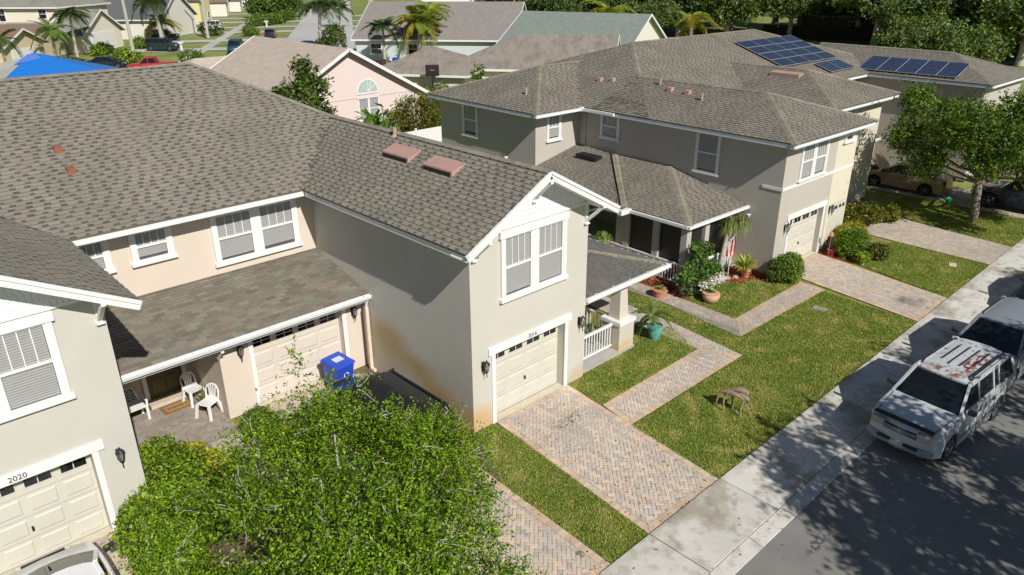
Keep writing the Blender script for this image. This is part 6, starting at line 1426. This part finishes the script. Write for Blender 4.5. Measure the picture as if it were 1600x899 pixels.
# left side group
house('garage_house', 'cream gabled house with mossy roof and wide white garage door', (39.6, 131.2, 0), radians(133), 12, 10.2, 2.7, .58, H_crm, R_old, garage=('l', 2.0, 6.2, 2.6))
house('cream_house', 'tall two-storey cream house with long mossy roof at the top left', (14, 147, 0), radians(-47), 24.5, 13, 6.3, .42, H_crm, R_old, hipL=True, hipR=True, wins=(('f', 15.6, 4.2, 1.0, 1.9), ('f', 5.5, 4.2, 1.0, 1.9), ('f', 21.7, 4.6, 1.2, 1.3)))
house('brown_wing', 'low brown-roofed wing beside the apricot entry at the far left', (18.2, 126.5, 0), radians(-42), 9.5, 7, 2.8, .42, H_org, R_red, hipR=False)
house('brown_gable_house', 'apricot gabled garage with white door at the far left edge', (25.0, 115.2, 0), radians(133), 9, 7.6, 2.8, .45, H_org, R_red, garage=('l', 1.2, 5, 2.3))
house('charcoal_house', 'house with broad charcoal roof behind the teal gables', (37, 150, 0), radians(-45), 16, 14, 3.4, .6, H_wht, R_dk, hipL=True)
house('teal_gable_house', 'house with teal front gable behind the navy SUV', (53.0, 148.5, 0), radians(135), 10, 6.4, 3.2, .75, H_teal, R_dk)
house('teal_gable_house', 'small white garage wing with teal gable near the second lamp post', (60.5, 154.8, 0), radians(135), 9, 4.6, 3.2, .75, H_teal, R_dk)
for i, (x, y, rz_, wd, dp, ev, mw, mr, lb_) in enumerate(((71.5, 173, 140, 11, 7, 5.0, H_yel, R_dk, 'yellow house with steep white-trimmed gables behind the white SUV'), (62, 178, 140, 9, 8, 4.6, H_yel, R_gry, 'yellow house partly hidden by the light palm'),
        (98, 214, 150, 12, 9, 3.2, H_wht, R_gry, 'white house behind the bushy round tree'), (122, 236, 150, 14, 9, 3.2, H_wht, R_gry, 'farthest white house beyond the black pickup'), (66, 205, 150, 14, 10, 5.5, H_crm, R_gry, 'cream house behind the yellow gables'),
        (22, 178, -45, 22, 12, 6, H_crm, R_dk, 'dark-roofed house beyond the two-storey cream house'), (86, 196, 150, 9, 7, 3.5, H_wht, R_red, 'small red-roofed house beyond the hedges'))):
    house('far_house', lb_, (x, y, 0), radians(rz_), wd, dp, ev, .55, mw, mr, wins=(('l', 1.2, 1, 1.2, 1.3), ('f', 2, 1, 1.2, 1.3), ('f', 6, 1, 1.2, 1.3)))
# house under the blue tarpaulin
R_strp = rm('striped_metal_roof', (.30, .30, .27), .1)
bt = house('tarp_house', 'house with grey hipped roof half covered by a blue tarpaulin', (8.3, 68.7, 0), radians(-8), 12.5, 12.5, 2.75, .34, H_wht, R_strp, hipL=True, hipR=True)
zt = 2.75-.34*.5+.12; S = .34
q = MB()
for k in range(25): x = -.4+k*.5; e_ = min(6.4, max(.3, min(x+.4, 12.9-x))); q.beam((-.48, x, zt+.03), (-.48+e_, x, zt+.03+S*e_), .05, .04)
for k in range(25): x = -.4+k*.5; e_ = min(6.4, max(.3, min(x+.4, 12.9-x))); q.beam((x, -.48, zt+.03), (x, -.48+e_, zt+.03+S*e_), .05, .04)
part('roof_rib', q, mat('roof_rib', (.36, .36, .32), .8), bt, kind='stuff')
rt_ = root('tarpaulin', (8.3, 68.7, 0), radians(-8), 'bright blue tarpaulin stretched over the grey hipped roof', 'tarpaulin'); q = MB()
M_tarp = mat('blue_tarpaulin', (.015, .17, .58), .45, .08, 3, .3, 8)
ex = .09
def plane_f(x, y): return zt+S*(y+.5)+ex
q2 = [(2.0, -.45), (13.0, -.5), (6.3, 6.2), (5.9, 6.2)]
top_ = [(x, y, plane_f(x, y)) for x, y in q2]; q.faces(top_+[(a, b, c-.03) for a, b, c in top_], [(0, 1, 2, 3), (7, 6, 5, 4), (0, 4, 5, 1), (1, 5, 6, 2), (2, 6, 7, 3), (3, 7, 4, 0)])
q3 = [(12.98, -.48, zt+ex), (12.98, 12.9, zt+ex), (6.25, 6.25, zt+S*6.73+ex)]; q.poly(q3)
part('sheet', q, M_tarp, rt_); q = MB(); q.poly([(4.4, 4.3, plane_f(0, 4.3)+.02), (6.5, 5.2, plane_f(0, 5.2)+.02), (6.2, 6.1, plane_f(0, 6.1)+.02), (5.6, 6.0, plane_f(0, 6.0)+.02)]); part('patch', q, mat('violet_tarpaulin', (.10, .19, .62), .5), rt_)
# basketball hoop
r = root('basketball_hoop', (41.6, 54.6, 0), radians(-38), 'black backboard basketball hoop in front of the streaked brown roof', 'basketball hoop')
q = MB(); q.box(-.6, .6, -.05, .05, 2.5, 3.5); part('backboard', q, M_blk, r, bevel=.03); q = MB(); q.tube([(0, .1, 0), (0, .1, 3.0)], .07, 8); part('pole', q, M_blk, r); q = MB(); q.tube([(cos(t)*.23, -.3+sin(t)*.23, 3.05) for t in np.linspace(0, 2*pi, 12)], .015, 5); part('hoop', q, M_amb, r)
# lamp posts, bins, letterboxes
for (x, y, h, lb_) in ((34.9, 112.3, 13, 'tall pale street lamp post left of the dark teal minivan'), (54.7, 135.2, 13, 'tall pale street post in front of the white SUV')):
    r = root('street_lamp', (x, y, 0), 0, lb_, 'lamp post', 'pale street posts'); q = MB(); q.tube([(0, 0, 0), (-.05, 0, h*.5), (-.2, 0, h)], [.26, .2, .13], 8); part('pole', q, mat('post_concrete', (.42, .40, .36), .9, .08), r); q = MB(); q.box(-1.6, .1, -.15, .15, h, h+.15); part('lamp_head', q, M_rockg, r)
q = MB(); q.box(-.35, .35, -.35, .35, 0, 1.05); q.hexa([(-.38, -.4, 1.05), (.38, -.4, 1.05), (.38, .4, 1.05), (-.38, .4, 1.05)], [(-.34, -.34, 1.1), (.34, -.34, 1.1), (.34, .34, 1.2), (-.34, .34, 1.2)]); rt_ = root('wheelie_bin', (54.4, 78.5, 0), .4, 'dark blue wheeled bin against the pale blue house', 'bin'); part('body', q, M_blue, rt_)
q = MB(); q.box(-.5, .5, -.35, .35, 0, 1.0); rt_ = root('wheelie_bin', (53.0, 79.6, 0), .4, 'brown bin standing left of the dark blue bin', 'bin'); part('body', q, mat('brown_plastic', (.06, .035, .025), .6), rt_)
for (x, y) in ((43.5, 118), (73, 150), (78, 158)): 
    r = root('mailbox', (x, y, 0), .6, 'small white letterbox post by the far sidewalk, '+{43.5: 'nearest the minivan', 73: 'left one of the far pair', 78: 'right one of the far pair'}[x], 'mailbox', 'white letterbox posts'); q = MB(); q.box(-.12, .12, -.12, .12, 0, 1.0); q.box(-.2, .2, -.3, .3, 1.0, 1.3); part('box', q, M_white, r)
# ---- background vegetation
palm('tall dark palm with drooping fronds beside the pale street', (61.6, 109.0, 0), 5.8, 'k', 22, 1.9, (-.9, .5), .26)
palm('small green palm in front of the pale blue house', (54.9, 81.7, 0), 4.4, 'k', 18, 1.35, (.4, 0), .18)
palm('yellowing palm in front of the grey-brown roof, left of the pair', (59.6, 80.6, 0), 4.9, 'y', 22, 1.7, (.3, 0), .2)
palm('orange-tinged palm in front of the grey-brown roof, right of the pair', (61.9, 81.0, 0), 5.9, 'y', 22, 1.6, (.5, 0), .2)
palm('tall palm with round head left of the teal gable', (45.3, 130.5, 0), 6.7, 'k', 22, 2.0, (-.6, .3), .28)
palm('pair palm nearest the white garage house, taller one', (30.0, 120.5, 0), 5.6, 'k', 16, 1.5, (.3, 0), .18)
palm('low yellow-green palm at the left of the white garage house', (25.5, 112.5, 0), 4.2, 'g', 14, 1.4, (0, .2), .2)
palm('bushy light green palm between the driveways', (46.8, 134.2, 0), 2.8, 'y', 22, 1.4, (0, 0), .3)
palm('left one of the two small palms at the left edge', (14.2, 96.5, 0), 4.8, 'g', 14, 1.3, (-.5, .3), .14)
palm('right one of the two small palms at the left edge', (17.0, 96.0, 0), 4.6, 'g', 14, 1.2, (.3, 0), .14)
palm('yellow-green clump palm at the edge of the dark trees', (96, 80, 0), 4.6, 'y', 22, 2.2, (0, 0), .25)
palm('second yellow-green palm low at the edge of the dark trees', (107, 72, 0), 3.2, 'y', 18, 2.0, (0, 0), .25)
palm('small palm beyond the long grey-brown roof', (84, 140, 0), 3.6, 'k', 14, 1.8, (0, 0), .2)
tree('magnolia_tree', 'dark glossy magnolia tree in front of the pink house', (23.0, 43.3, 0), 1.8, [(.1, 0, 5.9, .55), (.5, .2, 5.1, .6), (-1.3, .2, 4.4, .7), (-.1, 0, 4.6, .7), (1.1, 0, 4.7, .6), (-.3, -.3, 3.7, .8), (.9, .2, 3.6, .6), (-1.7, .3, 3.8, .5), (.3, 0, 2.8, .7), (1.3, 0, 2.9, .4)], 4200, .14, G_DARK+G_MID[:2]+[(.15, .17, .05)], .12, M_bark, spray=.3, per=7, shell=.35)
shrub('shrub', 'big olive-green bush between the pink house and the white fence', (31.6, 43.5, 0), [(0, 0, 1.6, 1.7, 1.6), (-1.3, .4, 1.2, 1.1, 1.1), (1.4, .3, 1.3, 1.0, 1.1)], 9000, .09, [(.12, .14, .025), (.17, .18, .03), (.09, .11, .02), (.22, .2, .04)], 'bush', 14, spray=.3, shell=.55)
shrub('banana_plant', 'broad-leaved banana plant below the half-round window', (27.8, 43.5, 0), [(0, 0, 1.6, .7, .6), (-.5, 0, 1.1, .5, .5), (1.0, .3, .8, .7, .5)], 260, .34, [(.14, .25, .04), (.10, .18, .03)], 'plant', 6, spray=.4)
shrub('shrub', 'small green shrub under the screened porch of the pink house', (24.8, 44.5, 0), [(0, 0, 1.3, .9, .8), (1, 0, .8, .7, .6)], 2200, .09, G_MID, 'shrub', 6, spray=.2)
tree('young_tree', 'sparse young tree rising beside the roof corner in front of the brown roof', (41.5, 48.3, 0), 2.2, [(0, 0, 2.9, .6), (.2, .1, 3.5, .5), (-.3, 0, 2.3, .6), (.9, -.9, 2.6, .5)], 900, .11, G_MID, .05, M_bark, spray=.4, per=6, shell=.3)
shrub('shrub', 'green hedge plants below the basketball hoop', (42.2, 54.2, 0), [(0, 0, 1.0, 1.0, .9), (1.5, -1.5, .9, .8, .8), (-1.2, 1.4, .9, .8, .8)], 2400, .10, G_MID+[(.2, .26, .04)], 'shrub', 6)
shrub('shrub', 'tall dark shrub at the left corner of the pale blue house', (53.2, 91.0, 0), [(0, 0, 2.0, 1.5, 2.2), (-.8, 1.0, 1.3, 1.2, 1.3), (.3, -.5, 3.3, 1.0, 1.0)], 3800, .16, G_DARK+G_MID, 'shrub', 6, spray=.3)
far = [(58, 174, 6, 'bushy'), ]
tree('round_tree', 'bushy round tree in front of the far white house', (88, 178, 0), 1.5, [(0, 0, 3, 3.2, 2.4), (3, -1, 2.6, 2.6, 2), (-3, 1, 2.4, 2.4, 1.9), (5, -2.5, 3.0, 2.0, 1.8)], 5200, .35, G_MID+G_DARK, .3, spray=.8, per=7)
for (x, y, L, lb_) in ((77.5, 157.5, 12, 'front one of two low clipped hedges beside the far sidewalk'), (82.5, 163.5, 13, 'rear one of two low clipped hedges beside the far sidewalk')):
    shrub('hedge', lb_, (x, y, 0), [(-L/2+i*1.6, -(-L/2+i*1.6)*-.62, .9, 1.2, .95) for i in range(int(L/1.6))], 2600, .22, G_MID, 'hedge', 4)
for i, (x, y, s, pal, lb_) in enumerate(((32.6, 120.2, .8, G_FRESH, 'light green shrub left of the white garage door'), (34.0, 123.0, .9, G_DARK, 'dark clipped shrub against the cream garage house'), (40.6, 126.5, 1.0, G_MID, 'green box shrub right of the white garage door'), (31.5, 105, 1.3, G_FRESH, 'low shrub right of the black car by the tarpaulin'),
    (37.5, 99.5, 1.2, G_MID, 'spiky green bush right of the red pickup'), (24.5, 103, 1.2, G_DARK, 'dark shrub left of the black car by the tarpaulin'), (56.8, 140, 1.6, G_DARK, 'dark shrubs behind the light palm'), (62, 134.5, 1.1, G_MID, 'round shrub in a white stone ring'))):
    shrub('shrub', lb_, (x, y, 0), [(0, 0, .8*s, s, .8*s), (s, .3, .6*s, .8*s, .6*s)], 1100, .16, pal, 'shrub', 4)
# dark tree line behind the far row
protos = []
for v in range(4):
    cl = []
    for i in range(34):
        a = R.uniform(0, 2*pi); rr = sqrt(R.random()); cl.append((cos(a)*rr*5.6, sin(a)*rr*5.6, 6.4+3.6*sqrt(max(0, 1-rr*rr))*R.uniform(-.7, 1), R.uniform(1.2, 2.2)))
    protos.append(cl)
kinds = ['dark oak', 'olive oak', 'broad oak', 'dense oak']
pals = [G_DARK+G_MID[:1], G_DARK+G_MID+[(.16, .19, .04)], G_DARK+G_MID[:2], G_MID+G_DARK+[(.20, .24, .04)]]
places = [(88, 84, 0, .72), (93, 93, 2, .95), (101, 98, 0, 1.0), (99, 84, 2, .85), (107, 88, 3, .95), (112, 78, 0, .95), (104, 77, 1, .6), (118, 82, 2, 1.1), (116, 71, 3, .95), (124, 75, 0, 1.1), (122, 63, 1, .85), (131, 66, 2, 1.05), (129, 55, 0, .95), (137, 57, 2, 1.1), (135, 47, 0, 1.0),
          (118.6, 47.6, 1, 1.15), (126, 39, 3, 1.15), (114.5, 33.5, 3, 1.1), (110, 38.5, 3, .8), (122, 29, 1, 1.2), (108.5, 26, 3, 1.0), (117, 22, 3, 1.1), (127, 20, 2, 1.2), (134, 32, 0, 1.2), (143, 42, 2, 1.2), (108, 106, 2, 1.2), (120, 96, 0, 1.2), (132, 88, 3, 1.2), (141, 76, 1, 1.3), (148, 62, 0, 1.3), (152, 48, 2, 1.3), (145, 25, 3, 1.3), (98, 104, 1, 1.0), (106, 117, 0, 1.2),
          (86, 30, 3, .62), (80, 24.5, 3, .60)]
ORD = ['first', 'second', 'third', 'fourth', 'fifth', 'sixth', 'seventh', 'eighth', 'ninth', 'tenth', 'eleventh', 'twelfth']
rank = {}
for k_ in range(4):
    q_ = sorted([p for p in places if p[2] == k_], key=lambda p: -atan2(p[1], p[0]))
    for n_, p in enumerate(q_): rank[(p[0], p[1])] = ORD[n_]
names = {}
proto_obj = {}
poslab = ['at the left end of the dark tree line', 'second from the left in the dark tree line']
for i, (x, y, k, s) in enumerate(places):
    where = 'in the dark tree line behind the far row'
    if (x, y) == (118.6, 47.6): lb_ = 'spreading oak with bare grey limbs standing before the dark fence'
    elif (x, y) == (86, 30): lb_ = 'mid green tree overhanging the last roof on the right, farther one'
    elif (x, y) == (80, 24.5): lb_ = 'mid green tree overhanging the last roof on the right, nearer one'
    else: lb_ = rank[(x, y)]+' '+kinds[k]+' from the left '+where
    if k not in proto_obj:
        o = tree('oak_tree', lb_, (x, y, 0), 4.2, protos[k], 15000, .26, pals[k], .42, M_barkg, spray=1.0, per=8, shell=.4, mleaf=M_leafd); o['group'] = 'trees in the dark tree line'; proto_obj[k] = o; o.scale = (s, s, s); o.rotation_euler = (0, 0, i*1.3)
    else:
        o = dup(proto_obj[k], (x, y, 0), i*1.3, lb_, s)
    if 'tree line' not in lb_: del o['group']
# far wood that reads as one mass, beyond
cl = [(x, y, R.uniform(2, 7), R.uniform(3, 6)) for x, y in [(R.uniform(150, 300), R.uniform(20, 190)) for _ in range(170)]]
VF, _, _ = foliage(cl, 42000, .75, G_DARK+G_MID, 1.6, 6, .5)
o = leafobj('distant_wood', VF, M_leafd, None, 'stuff'); o['label'] = 'far-off dark green wood behind the tree line'; o['category'] = 'wood'
cl = [(x, y, R.uniform(1.5, 5), R.uniform(2.5, 5)) for x, y in [(R.uniform(120, 260), R.uniform(240, 420)) for _ in range(90)]+[(R.uniform(-20, 70), R.uniform(200, 380)) for _ in range(80)]]
VF, _, _ = foliage(cl, 18000, .9, G_MID, 1.6, 6, .5)
o = leafobj('distant_wood', VF, M_leafd, None, 'stuff'); o['label'] = 'far-off pale green trees beyond the houses'; o['category'] = 'wood'
# dark fence and house under the trees
r = root('wooden_fence', (124, 60, 0), radians(-72), 'dark brown wooden fence in the shade of the trees', 'fence'); M_fen = mat('dark_wood', (.035, .022, .018), .9, .3, 4)
for i in range(22):
    q = MB(); x = i*2.4-8; q.box(x+.03, x+2.35, -.04, .04, 0, 2.0); part('panel', q, M_fen, r)
house('shaded_house', 'long low house in deep shade behind the wooden fence', (131, 66, 0), radians(-72), 36, 12, 3.2, .3, mat('olive_wall', (.22, .20, .13), .9), R_gry, wins=(('f', 8, 1, 1.5, 1.2), ('f', 16, 1, 1.5, 1.2), ('f', 22, 1, 1.5, 1.2)))
